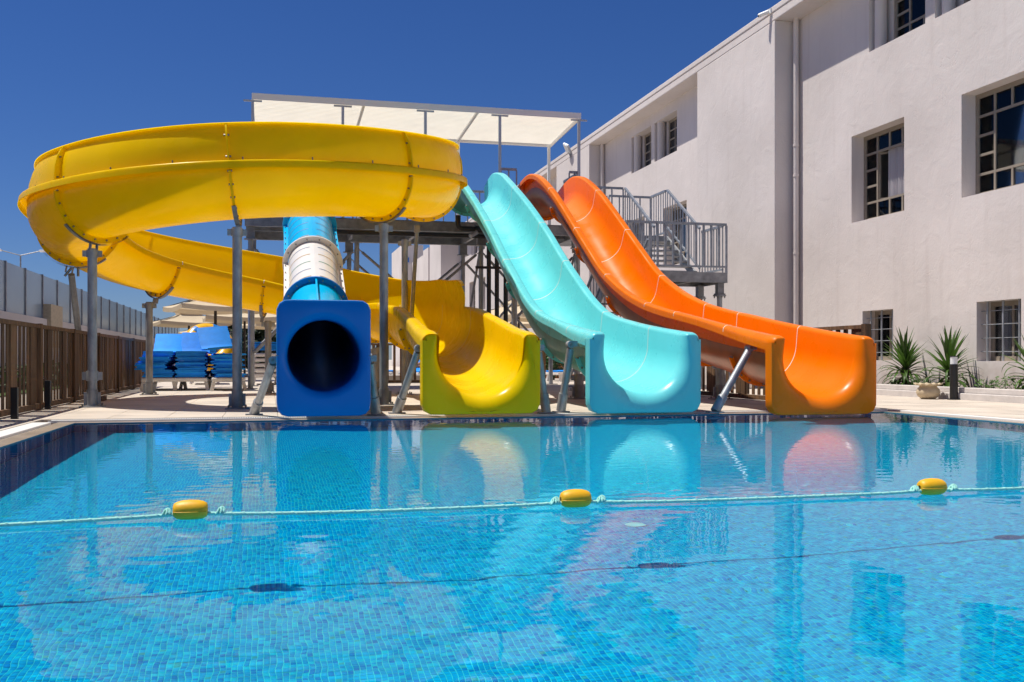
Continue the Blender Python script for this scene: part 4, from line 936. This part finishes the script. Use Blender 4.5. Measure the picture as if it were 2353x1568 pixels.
for k, (px, Y_, h_, r_, lab) in enumerate(((578, 58, 2.6, 2.2, 'low dark tree right of the conifer under the yellow slide'), (615, 66, 2.9, 2.4, 'low dark tree just left of the blue plate'))):
    p = at(px, 0, Y=Y_); tree('broad_tree', lab, p.x, Y_, h_, r_, 3500, M['pine'], cone=False, z0=.3)
# shrubs beyond the back fence
for (px, Y_, h_, r_, lab) in ((984, 31, 1.35, .5, 'bright green bush behind the back fence below the yellow trough'), (1272, 30.5, 1.4, .6, 'spiky green bush seen between the yellow and turquoise exits')):
    p = at(px, 0, Y=Y_); b = MB(); leaf_cloud(b, (p.x, Y_, h_ / 2 + .1), (r_, r_, h_ / 2), 900, .05, .12, .1)
    t = thing('bush', lab, 'bush', (p.x, Y_, 0)); b.build('foliage', M['hedge'], t); b = MB(); b.tube([(p.x, Y_, 0), (p.x, Y_, h_ * .6)], [.04, .015], 6); b.build('stem', M['bark'], t)

# ================================================================== PARASOLS, LAMPS
def parasol(px, Y_, lab, half=1.5, ze=2.3, za=3.0, rot=0.3, tiers=True):
    p = at(px, 0, Y=Y_); t = thing('parasol', lab, 'parasol', (p.x, Y_, 0), 'cream square parasols')
    b = MB(); b.tube([(p.x, Y_, 0), (p.x, Y_, za)], .045, 10); b.build('mast', M['darkpole'], t, smooth=40)
    def tier(h0, z0, z1, nm):
        co = [Vector((p.x, Y_, 0)) + Matrix.Rotation(rot, 3, 'Z') @ Vector((sx * h0, sy * h0, z0)) for sx, sy in ((-1, -1), (1, -1), (1, 1), (-1, 1))]
        ap = Vector((p.x, Y_, z1)); b = MB()
        for i in range(4):
            a, c = co[i], co[(i + 1) % 4]; rows = []
            for k in range(6):
                f_ = k / 5; rows.append([a.lerp(c, u).lerp(ap, f_) - Vector((0, 0, .10 * math.sin(PI * u) * (1 - f_) * .8 + .12 * math.sin(PI * f_))) for u in (0, .25, .5, .75, 1)])
            b.grid(rows)
        b.build(nm, M['cream'], t, smooth=30); b = MB()
        for i in range(4):
            a, c = co[i], co[(i + 1) % 4]; D = Vector((0, 0, .14)); us = (0, .25, .5, .75, 1)
            b.grid([[a.lerp(c, u) - Vector((0, 0, .08 * math.sin(PI * u))) for u in us], [a.lerp(c, u) - Vector((0, 0, .08 * math.sin(PI * u))) - D for u in us]])
        b.build('valance', M['cream'], t)
        for i in range(4): b = MB(); b.tube([co[i] - Vector((0, 0, .03)), ap - Vector((0, 0, .16))], .014, 6); b.build('rib', M['darkpole'], t)
    tier(half, ze, za - .12, 'canopy')
    if tiers: tier(half * .32, za - .2, za + .12, 'top_vent')
    b = MB(); b.box((p.x, Y_, .05), (.6, .6, .1)); b.build('base', M['galv2'], t)
parasol(495, 32, 'largest cream parasol, on a dark mast left of the conifer', 1.3)
parasol(434, 46, 'cream parasol low behind the first stack of sunbeds at the left', 1.5)
parasol(477, 62, 'tiny distant cream parasol right of the first low one', 1.4)
parasol(562, 40, 'cream parasol right of the conifer behind the tall pole', 1.5, rot=.1)
parasol(640, 48, 'cream parasol peeking out at the left edge of the blue plate', 1.5)
parasol(1146, 44, 'cream parasol behind the upright black pipes', 1.5)
parasol(1192, 36, 'cream parasol framed under the turquoise slide', 1.5, rot=.6)
for px, y_, zz, lab in ((460, 150, 8.0, 'twin-armed street lamp left of the conifer, taller looking'), (490, 190, 8.6, 'smaller twin-armed street lamp nearest the conifer'), (503, 240, 9, 'most distant street lamp beside the parasol mast'), (47, 110, 11.2, 'twin-armed street lamp above the glass wall at far left')):
    p = at(px, 0, Y=y_); t = thing('street_lamp', lab, 'street lamp', (p.x, y_, 0), 'street lamps on the far road')
    b = MB(); b.tube([(p.x, y_, 0), (p.x, y_, zz)], [.12, .07], 8); b.build('lamp_post', M['galv2'], t)
    for s_ in (-1, 1):
        b = MB(); b.tube([(p.x, y_, zz), (p.x + s_ * 1.9, y_, zz + .5)], .05, 6); b.build('arm', M['galv2'], t)
        b = MB(); b.box((p.x + s_ * 2.3, y_, zz + .5), (1.1, .4, .22)); b.build('lamp_head', M['whitep'], t, bevel=.08)

# ================================================================== SUNBEDS
def lounger(x, y, rz, lab, group='white plastic sunbeds', L=1.9, zb=.27, n_slat=12, back=0, z=0):
    t = thing('sunbed', lab, 'sunbed', (0, 0, 0), group); W_ = .68
    b = MB()
    for s_ in (-1, 1): b.box((s_ * (W_ / 2 - .03), L / 2, zb - .03), (.06, L, .07))
    b.box((0, .02, zb - .04), (W_, .06, .08)); b.box((0, L - .02, zb - .04), (W_, .06, .08)); b.build('bed_frame', M['plastic'], t, bevel=.02)
    for sx in (-1, 1):
        for yy in (.12, L - .2):
            b = MB(); b.bar((sx * (W_ / 2 - .05), yy, zb - .03), (sx * (W_ / 2 + .0), yy - .03, 0), .07, .09, up=(0, 1, 0)); b.build('leg', M['plastic'], t)
    for k in range(n_slat): b = MB(); b.box((0, .12 + k * (L - .24) / (n_slat - 1), zb + .002), (W_ - .13, .1, .02)); b.build('slat', M['plastic'], t)
    t.location = (x, y, z); t.rotation_euler.z = rz; return t
def cushion_mesh(W_, L, th, bend=None, seed=0):
    """flat foam mat, optionally with its far part folded up"""
    rnd_ = random.Random(seed); rows = []; n_ = 16; path = []; s_ = 0; yy = 0; zz = 0
    for k in range(n_ + 1):
        path.append((yy, zz)); st_ = L / n_; a = 0
        if bend and (k + .5) / n_ > bend[0]: a = R(bend[1])
        yy += st_ * math.cos(a); zz += st_ * math.sin(a)
    mb = MB()
    for (y_, z_) in path:
        j = rnd_.uniform(-.006, .006); w2 = W_ / 2
        rows.append([(-w2 + .015 + j, y_, z_), (-w2 + j, y_, z_ + th * .3), (-w2 + j, y_, z_ + th * .7), (-w2 + .02 + j, y_, z_ + th), (0, y_, z_ + th * 1.08), (w2 - .02 + j, y_, z_ + th), (w2 + j, y_, z_ + th * .7), (w2 + j, y_, z_ + th * .3), (w2 - .015 + j, y_, z_), (0, y_, z_)])
    mb.grid(rows, closed=True); m_ = 10; k = len(mb.v) - m_
    mb.f.append(tuple(range(m_))[::-1]); mb.f.append(tuple(range(k, k + m_))); return mb.mesh('sunbed_cushion', M['cushion'], 50)
cm_flat = [cushion_mesh(.60, 1.8, .036, None, s) for s in range(3)]
cm_bent = [cushion_mesh(.61, 1.85, .045, (.70, 44), 9), cushion_mesh(.62, 1.85, .045, (.69, 49), 10), cushion_mesh(.66, 1.5, .045, (.56, 44), 11)]
ORD = ['', 'topmost', 'second', 'third', 'fourth', 'fifth', 'sixth', 'seventh', 'eighth', 'ninth', 'tenth', 'eleventh', 'twelfth', 'thirteenth', 'fourteenth']
stacks = [(363, 21.9, 'left', 'closest to the fence', -.05), (438, 21.9, 'middle', 'in the middle of three', .0), (526, 21.7, 'right', 'half hidden by the tall round pole', .10)]
for si, (px, Y_, nm, lb, rz) in enumerate(stacks):
    p = at(px, 0, Y=Y_); lounger(p.x, Y_, rz, f'white sunbed under the {nm} stack of blue cushions, {lb}')
    nmat = 13
    for k in range(nmat):
        o = bpy.data.objects.new('sunbed_cushion', cm_flat[(k + si) % 3]); COL.objects.link(o)
        o.location = (p.x + random.uniform(-.03, .03) * (2 if si == 2 else 1) - (.0 if si else .02 * (nmat - k) * (1 if k > 3 else 0)), Y_ + .03 + random.uniform(-.05, .05) - (.12 if (si == 2 and k > 8) else 0), .285 + k * .0385); o.rotation_euler.z = rz + random.uniform(-.05, .05)
        tag(o, f'{ORD[nmat - k + 1]} blue cushion from the top of the {nm} stack by the fence', 'cushion', f'blue cushions in the {nm} stack')
    o = bpy.data.objects.new('sunbed_cushion', cm_bent[si]); COL.objects.link(o); z_ = .285 + nmat * .0385
    o.location = (p.x + (-.10 if si == 2 else 0), Y_ + (-.12 if si == 2 else .04), z_ + (.09 if si == 2 else 0)); o.rotation_euler = (0, R(-5) if si == 2 else 0, rz + (.1 if si == 2 else 0))
    tag(o, f'folded blue cushion with raised back on top of the {nm} stack', 'cushion', 'folded blue cushions topping the stacks')
# rear stacks of white sunbeds with cushions
sb = None
for k, (px, Y_, n_) in enumerate(((612, 26.2, 5), (470, 27.0, 4), (664, 27.2, 5))):
    p = at(px, 0, Y=Y_)
    for q in range(n_):
        nm = ['behind the short pole left of the blue plate', 'behind the middle stack of cushions', 'beside the left edge of the blue plate'][k]
        if sb is None: sb = lounger(0, 0, 0, ''); o = sb
        else: o = copy_tree(sb)
        o['label'] = f'{ORD[n_ - q] if n_ > q + 1 else ORD[1]} white sunbed of the pile {nm}'; o['group'] = f'white sunbeds piled {nm}'; o.location = (p.x, Y_, q * .13 + .02); o.rotation_euler.z = .05 * k
    for q in range(4):
        o = bpy.data.objects.new('sunbed_cushion', cm_flat[q % 3]); COL.objects.link(o); o.location = (p.x + random.uniform(-.03, .03), Y_ - .02, .35 + n_ * .13 - .1 + q * .055); o.rotation_euler.z = .05 * k
        tag(o, f'{ORD[4 - q]} blue cushion of the pile {nm}', 'cushion', f'blue cushions on the pile {nm}')
# inflatable ring
p = at(470, 793, Y=24.6); rt_ = thing('inflatable_ring', 'big yellow and orange inflatable ring with blue streaks behind the cushion stacks', 'inflatable ring', p)
def torus(R0, r0, a0, a1, b0, b1, n1, n2, m3, c): return [[c + m3 @ Vector(((R0 + r0 * math.cos(b_)) * math.cos(a), (R0 + r0 * math.cos(b_)) * math.sin(a), r0 * math.sin(b_))) for b_ in [b0 + (b1 - b0) * j / n2 for j in range(n2 + 1)]] for a in [a0 + (a1 - a0) * i / n1 for i in range(n1 + 1)]]
m3 = Matrix.Rotation(R(20), 3, 'Z') @ Matrix.Rotation(R(62), 3, 'X'); c = p + Vector((.1, 0, -.05))
b = MB(); b.grid(torus(.42, .2, 0, 2 * PI, -.4, PI + .4, 48, 14, m3, c)); b.build('upper_tube', M['ring_y'], rt_, smooth=60)
b = MB(); b.grid(torus(.42, .2, 0, 2 * PI, PI + .4, 2 * PI - .4, 48, 10, m3, c)); b.build('lower_tube', M['ring_o'], rt_, smooth=60)
for k in range(6): a = k * PI / 3; b = MB(); b.grid(torus(.42, .203, a, a + .28, .7, 1.9, 5, 8, m3, c)); b.build('streak', M['ring_b'], rt_, smooth=60)
# sunbeds beyond the back fence with a sunbather
def dressed(px, Y_, rz, lab):
    p = at(px, 0, Y=Y_); o = copy_tree(sb); o['label'] = lab; o['group'] = 'sunbeds in use beyond the back fence'; o.location = (p.x, Y_, 0); o.rotation_euler.z = rz
    c = bpy.data.objects.new('sunbed_cushion', cm_bent[0]); COL.objects.link(c); c.location = (p.x, Y_, .285); c.rotation_euler.z = rz
    tag(c, 'blue cushion on the ' + lab.replace('white sunbed ', 'sunbed ', 1), 'cushion', 'blue cushions on the sunbeds in use'); return p
pp = dressed(940, 29.6, R(-80), 'white sunbed with a sunbather behind the back fence')
dressed(985, 28.9, R(10), 'white sunbed seen between fence slats left of the yellow exit')
dressed(905, 30.5, R(75), 'white sunbed closest to the blue plate behind the fence')
dressed(1268, 28.6, R(-70), 'white sunbed seen right of the yellow exit')
dressed(1352, 29.3, R(-60), 'white sunbed behind the turquoise exit')
# person lying down (skin modifier body)
def person():
    t = thing('person', 'sunbather in a dark suit lying on a blue sunbed behind the back fence', 'person', (pp.x, pp.y, .34))
    ax = Vector((math.sin(R(80)), math.cos(R(80)), 0)); sd_ = Vector((ax.y, -ax.x, 0)); o_ = Vector((pp.x, pp.y, .40))
    P = lambda l_, s_, z_: tuple(o_ + ax * l_ + sd_ * s_ + Vector((0, 0, z_)) - org[t.name])
    vv = [(.95, 0, .06), (1.12, 0, .10), (1.38, 0, .20), (1.5, 0, .27), (1.66, 0, .37), (.93, .1, .05), (.5, .12, .22), (.08, .1, .04), (-.05, .1, .1), (.93, -.1, .05), (.5, -.12, .05), (.1, -.12, .03), (-.05, -.12, .1), (1.38, .19, .2), (1.2, .3, .08), (1.0, .3, .06), (1.38, -.19, .2), (1.2, -.3, .08), (1.0, -.3, .06)]
    ee = [(0, 1), (1, 2), (2, 3), (3, 4), (0, 5), (5, 6), (6, 7), (7, 8), (0, 9), (9, 10), (10, 11), (11, 12), (2, 13), (13, 14), (14, 15), (2, 16), (16, 17), (17, 18)]
    rd = [.14, .12, .14, .055, .1, .09, .065, .045, .04, .09, .065, .045, .04, .06, .042, .035, .06, .042, .035]
    me = bpy.data.meshes.new('body'); me.from_pydata([P(*q) for q in vv], ee, []); me.materials.append(M['skin']); o = bpy.data.objects.new('body', me); COL.objects.link(o); o.parent = t
    md = o.modifiers.new('skin', 'SKIN'); 
    for i, r_ in enumerate(rd): me.skin_vertices[0].data[i].radius = (r_, r_ * .8)
    me.skin_vertices[0].data[0].use_root = True; o.modifiers.new('sub', 'SUBSURF').render_levels = 2; org[o.name] = org[t.name]
    b = MB(); c = o_ + ax * 1.68 + Vector((0, 0, .41)); rows = [[c + Vector((.105 * math.sin(u) * math.cos(v), .105 * math.sin(u) * math.sin(v), .11 * math.cos(u))) for v in [2 * PI * k / 12 for k in range(12)]] for u in [PI * k / 8 for k in range(6)]]
    b.grid(rows, closed=True); b.build('hair', M['bark'], t, smooth=60)
    b = MB(); b.tube([o_ + ax * .88 + Vector((0, 0, .055)), o_ + ax * 1.02 + Vector((0, 0, .085))], [.165, .155], 14); b.build('swimwear', M['red'], t, smooth=60)
person()
# small notice boards beyond the turquoise slide
nb = at(1284, 0, Y=33); t = thing('notice_board', 'orange wooden board with small green and blue signs beyond the turquoise exit', 'sign', (nb.x, 33, 0))
b = MB(); b.span((nb.x - .6, 33, .0), (nb.x + .7, 33.06, 1.02)); b.build('board', M['swood'], t)
b = MB(); b.span((nb.x - .45, 32.985, .5), (nb.x - .15, 32.998, .95)); b.build('green_sign', M['sgreen'], t); b = MB(); b.span((nb.x + .08, 32.985, .5), (nb.x + .42, 32.998, .95)); b.build('blue_sign', M['sblue'], t)
b = MB()
for x in (-.36, .17):
    for z in (.62, .74, .85): b.span((nb.x + x, 32.975, z), (nb.x + x + .12, 32.983, z + .05))
b.build('sign_print', M['whitep'], t)
b = MB(); b.span((1.2, 27.6, 0), (7.4, 28.0, .22)); tag(b.build('rear_kerb', M['kerb'], bevel=.01), 'low grey kerb wall behind the back fence', 'kerb')

# ================================================================== PLANTER AND PLANTS
pk = thing('planter_kerb', 'low painted two-step planter kerb along the foot of the hotel wall', 'kerb', (10.95, 16, 0))
b = MB(); b.span((10.9, -6, -.02), (11.02, 21.05, .11)); b.build('lower_step', M['kerb'], pk, bevel=.012)
b = MB(); b.span((10.96, -6, .11), (11.1, 21.05, .20)); b.build('upper_step', M['kerb'], pk, bevel=.012)
b = MB(); b.span((11.1, -6, .0), (12.0, 21.05, .15)); b.build('planting_soil', M['soil'], kind='structure')
def leafmesh(L, w_, droop, seed):
    r_ = random.Random(seed); rows = []; n_ = 9; x = z = 0; a = 0
    for i in range(n_ + 1):
        t_ = i / n_; ww = w_ * (.55 + 1.2 * t_ if t_ < .35 else 1.0 * (1 - ((t_ - .35) / .65) ** 1.7)) * .5 + .001
        rows.append([(x, -ww, z + ww * .35), (x, 0, z), (x, ww, z + ww * .35)]); a -= droop * t_ / n_ * 2; x += L / n_ * math.cos(a); z += L / n_ * math.sin(a)
    mb = MB(); mb.grid(rows); return mb.mesh('leaf', M['leaf'], 60)
lms = [leafmesh(.60, .06, .15, 1), leafmesh(.58, .06, .4, 2), leafmesh(.62, .062, 1.5, 3), leafmesh(.70, .06, 2.4, 4)]
def yucca(x, y, lab, h=.45, n_=120, sc0=1.0):
    t = thing('yucca_plant', lab, 'plant', (x, y, .15), 'yucca plants in the planter')
    b = MB(); b.tube([(x, y, .12), (x + .02, y, .15 + h)], [.07, .05], 10); b.build('stem', M['bark'], t, smooth=50)
    for i in range(n_):
        f_ = i / n_; az = i * 2.39996 + random.uniform(-.2, .2); el = -R(35) + R(120) * f_ ** .8 * .98
        lm = lms[0] if f_ > .72 else lms[1] if f_ > .5 else random.choice(lms[2:]) if f_ > .1 else lms[3]
        el += random.gauss(0, .16); piece('leaf', lm, t, (x, y, .15 + h * (.12 + .88 * f_)), rot=(0, -min(el, R(86)), az), sc=[sc0 * random.uniform(.8, 1.15)] * 3)
q = at(2080, 0, X=11.5); yucca(q.x, q.y, 'full spiky yucca just right of the orange slide exit', h=.5, sc0=1.0)
q = at(2180, 0, X=11.5); yucca(q.x, q.y, 'looser spiky yucca behind the black bollard light', h=.45, n_=84, sc0=1.05)
q = at(2372, 0, X=11.5); yucca(q.x, q.y, 'yucca cut off by the right edge of the photo', h=.45, n_=80, sc0=.95)
for k, (px, s_, lab) in enumerate(((2056, .1, 'low green ground plant left of the clay pot, under the yucca'), (2108, .12, 'small green ground plant right behind the clay pot'), (2200, .17, 'leafy ground plant right behind the black bollard light'), (2255, .11, 'first small seedling to the right of the second yucca'), (2278, .1, 'flat seedling below the right barred window'), (2310, .16, 'bushiest seedling below the right barred window'), (2333, .15, 'twiggy seedling close to the right edge'))):
    q = at(px, 0, X=11.25); t = thing('small_plant', lab, 'plant', (q.x, q.y, .15), 'small plants in the planter')
    b = MB(); leaf_cloud(b, (q.x, q.y, .16 + s_ * .8), (s_ * .9, s_ * 1.1, s_ * .9), 90, .018, .035, .1); b.build('foliage', M['leaf'], t)
    b = MB(); b.tube([(q.x, q.y, .14), (q.x, q.y, .16 + s_)], [.008, .004], 5); b.build('stem', M['bark'], t)
# clay pot, bollard light
q = Vector((10.64, at(2133, 0, X=10.64).y, 0)); pt = thing('clay_pot', 'round cream clay pot with a scalloped rim beside the planter kerb', 'pot', q)
b = MB(); b.lathe(q, [(.0, .005), (.11, .005), (.165, .05), (.19, .11), (.175, .165), (.14, .20), (.135, .22)], 28); b.build('pot_body', M['clay'], pt, smooth=50)
b = MB(); rows = []
for r_, z_ in ((.13, .215), (.17, .235), (.215, .245), (.21, .26), (.14, .25), (.12, .1)):
    rows.append([q + Vector((r_ * (1 + .06 * math.cos(12 * a) * (r_ > .16)) * math.cos(a), r_ * (1 + .06 * math.cos(12 * a) * (r_ > .16)) * math.sin(a), z_ + (.012 * math.cos(12 * a) if r_ > .16 else 0))) for a in [2 * PI * k / 72 for k in range(72)]])
b.grid(rows, closed=True); b.build('scalloped_rim', M['clay'], pt, smooth=50)
q = at(2192, 919, z=0); bl = thing('bollard_light', 'black bollard garden light with a clear top in front of the yucca', 'light', q)
b = MB(); b.cyl(q, .105, .02, 20); b.build('base_flange', M['black'], bl, smooth=40); b = MB(); b.cyl(q + Vector((0, 0, .02)), .063, .56, 20); b.build('post', M['black'], bl, smooth=40)
b = MB(); b.cyl(q + Vector((0, 0, .58)), .056, .12, 20); b.build('lamp_glass', M['lampglass'], bl, smooth=40); b = MB(); b.cyl(q + Vector((0, 0, .70)), .064, .016, 20); b.build('cap', M['black'], bl, smooth=40)

# ================================================================== FLOATING ROPE
bx = [(-.33, 4.516), (1.394, 4.457), (3.29, 4.433)]
labs = ['left one of three yellow floats on the pool rope', 'middle one of three yellow floats on the pool rope', 'right one of three yellow floats on the pool rope']
rope_pts = [(-2.0, 4.38)] + bx + [(5.2, 4.55), (7.7, 4.6)]
rp = thing('floating_rope', 'pale turquoise rope stretched across the pool through three floats', 'rope', (2, 4.5, 0))
for i in range(len(rope_pts) - 1):
    a, c = rope_pts[i], rope_pts[i + 1]; n_ = 60; path = []
    for k in range(n_ + 1):
        u = k / n_; x = a[0] + (c[0] - a[0]) * u; y = a[1] + (c[1] - a[1]) * u - .035 * math.sin(PI * u) * (1 if i != 0 else .3) + .006 * math.sin(9 * u + i)
        path.append((x, y, -.016 + .012 * (abs(u - .5) * 2) ** 6))
    b = MB(); b.tube(path, .0078, 8); b.build('rope_length', M['rope'], rp, smooth=60)
    # second twisted strand gives the lay of the rope
    b = MB(); tw_ = []
    for k in range(0, n_ * 8 + 1):
        u = k / (n_ * 8); kk = u * n_; i0_ = min(n_ - 1, int(kk)); q0, q1 = Vector(path[i0_]), Vector(path[i0_ + 1]); q = q0.lerp(q1, kk - i0_); ph = u * (c[0] - a[0]) * 120
        tw_.append(q + Vector((0, math.cos(ph), math.sin(ph))) * .0045)
    b.tube(tw_, .0052, 5); b.build('rope_strand', M['rope'], rp, smooth=60)
for (x, y), lab in zip(bx, labs):
    t = thing('pool_float', lab, 'float', (x, y, 0), 'yellow floats on the rope')
    prof = [(0.010, -.072), (.022, -.0715), (.030, -.067), (.037, -.055), (.0425, -.032), (.0445, 0), (.0425, .032), (.037, .055), (.030, .067), (.022, .0715), (.010, .072)]
    b = MB(); rows = [[Vector((x + u, y + r_ * math.cos(a) * 1.05, .008 + r_ * math.sin(a))) for a in [2 * PI * k / 28 for k in range(28)]] for r_, u in prof]
    b.grid(rows, closed=True); b.build('float_body', M['buoy'], t, smooth=40)
    b = MB(); b.tube([(x + u, y - math.sqrt(max(0, (r_ * 1.05) ** 2)) * .999 - .0005, .004) for r_, u in prof[1:-1]], .0018, 6); b.build('mould_line', M['buoy'], t)
    for s_ in (-1, 1):
        cx1 = x + s_ * (.105 if s_ < 0 else .12); b = MB()
        for k in range(3): b.grid([[Vector((cx1 + (k - 1) * .009, y, -.004 + .003 * k)) + Matrix.Rotation(.5 * k, 3, 'Z') @ Vector(((.013 + .007 * math.cos(q_)) * math.cos(a) * .5, (.013 + .007 * math.cos(q_)) * math.sin(a), .007 * math.sin(q_) + .012 * math.cos(a))) for q_ in [2 * PI * j / 8 for j in range(9)]] for a in [2 * PI * j / 14 for j in range(15)]])
        b.build('knot', M['rope'], rp, smooth=60)
for o in list(bpy.data.objects):
    if o.get('kind') == 'structure' and o.type == 'EMPTY': o['category'] = o.name.replace('_', ' ')
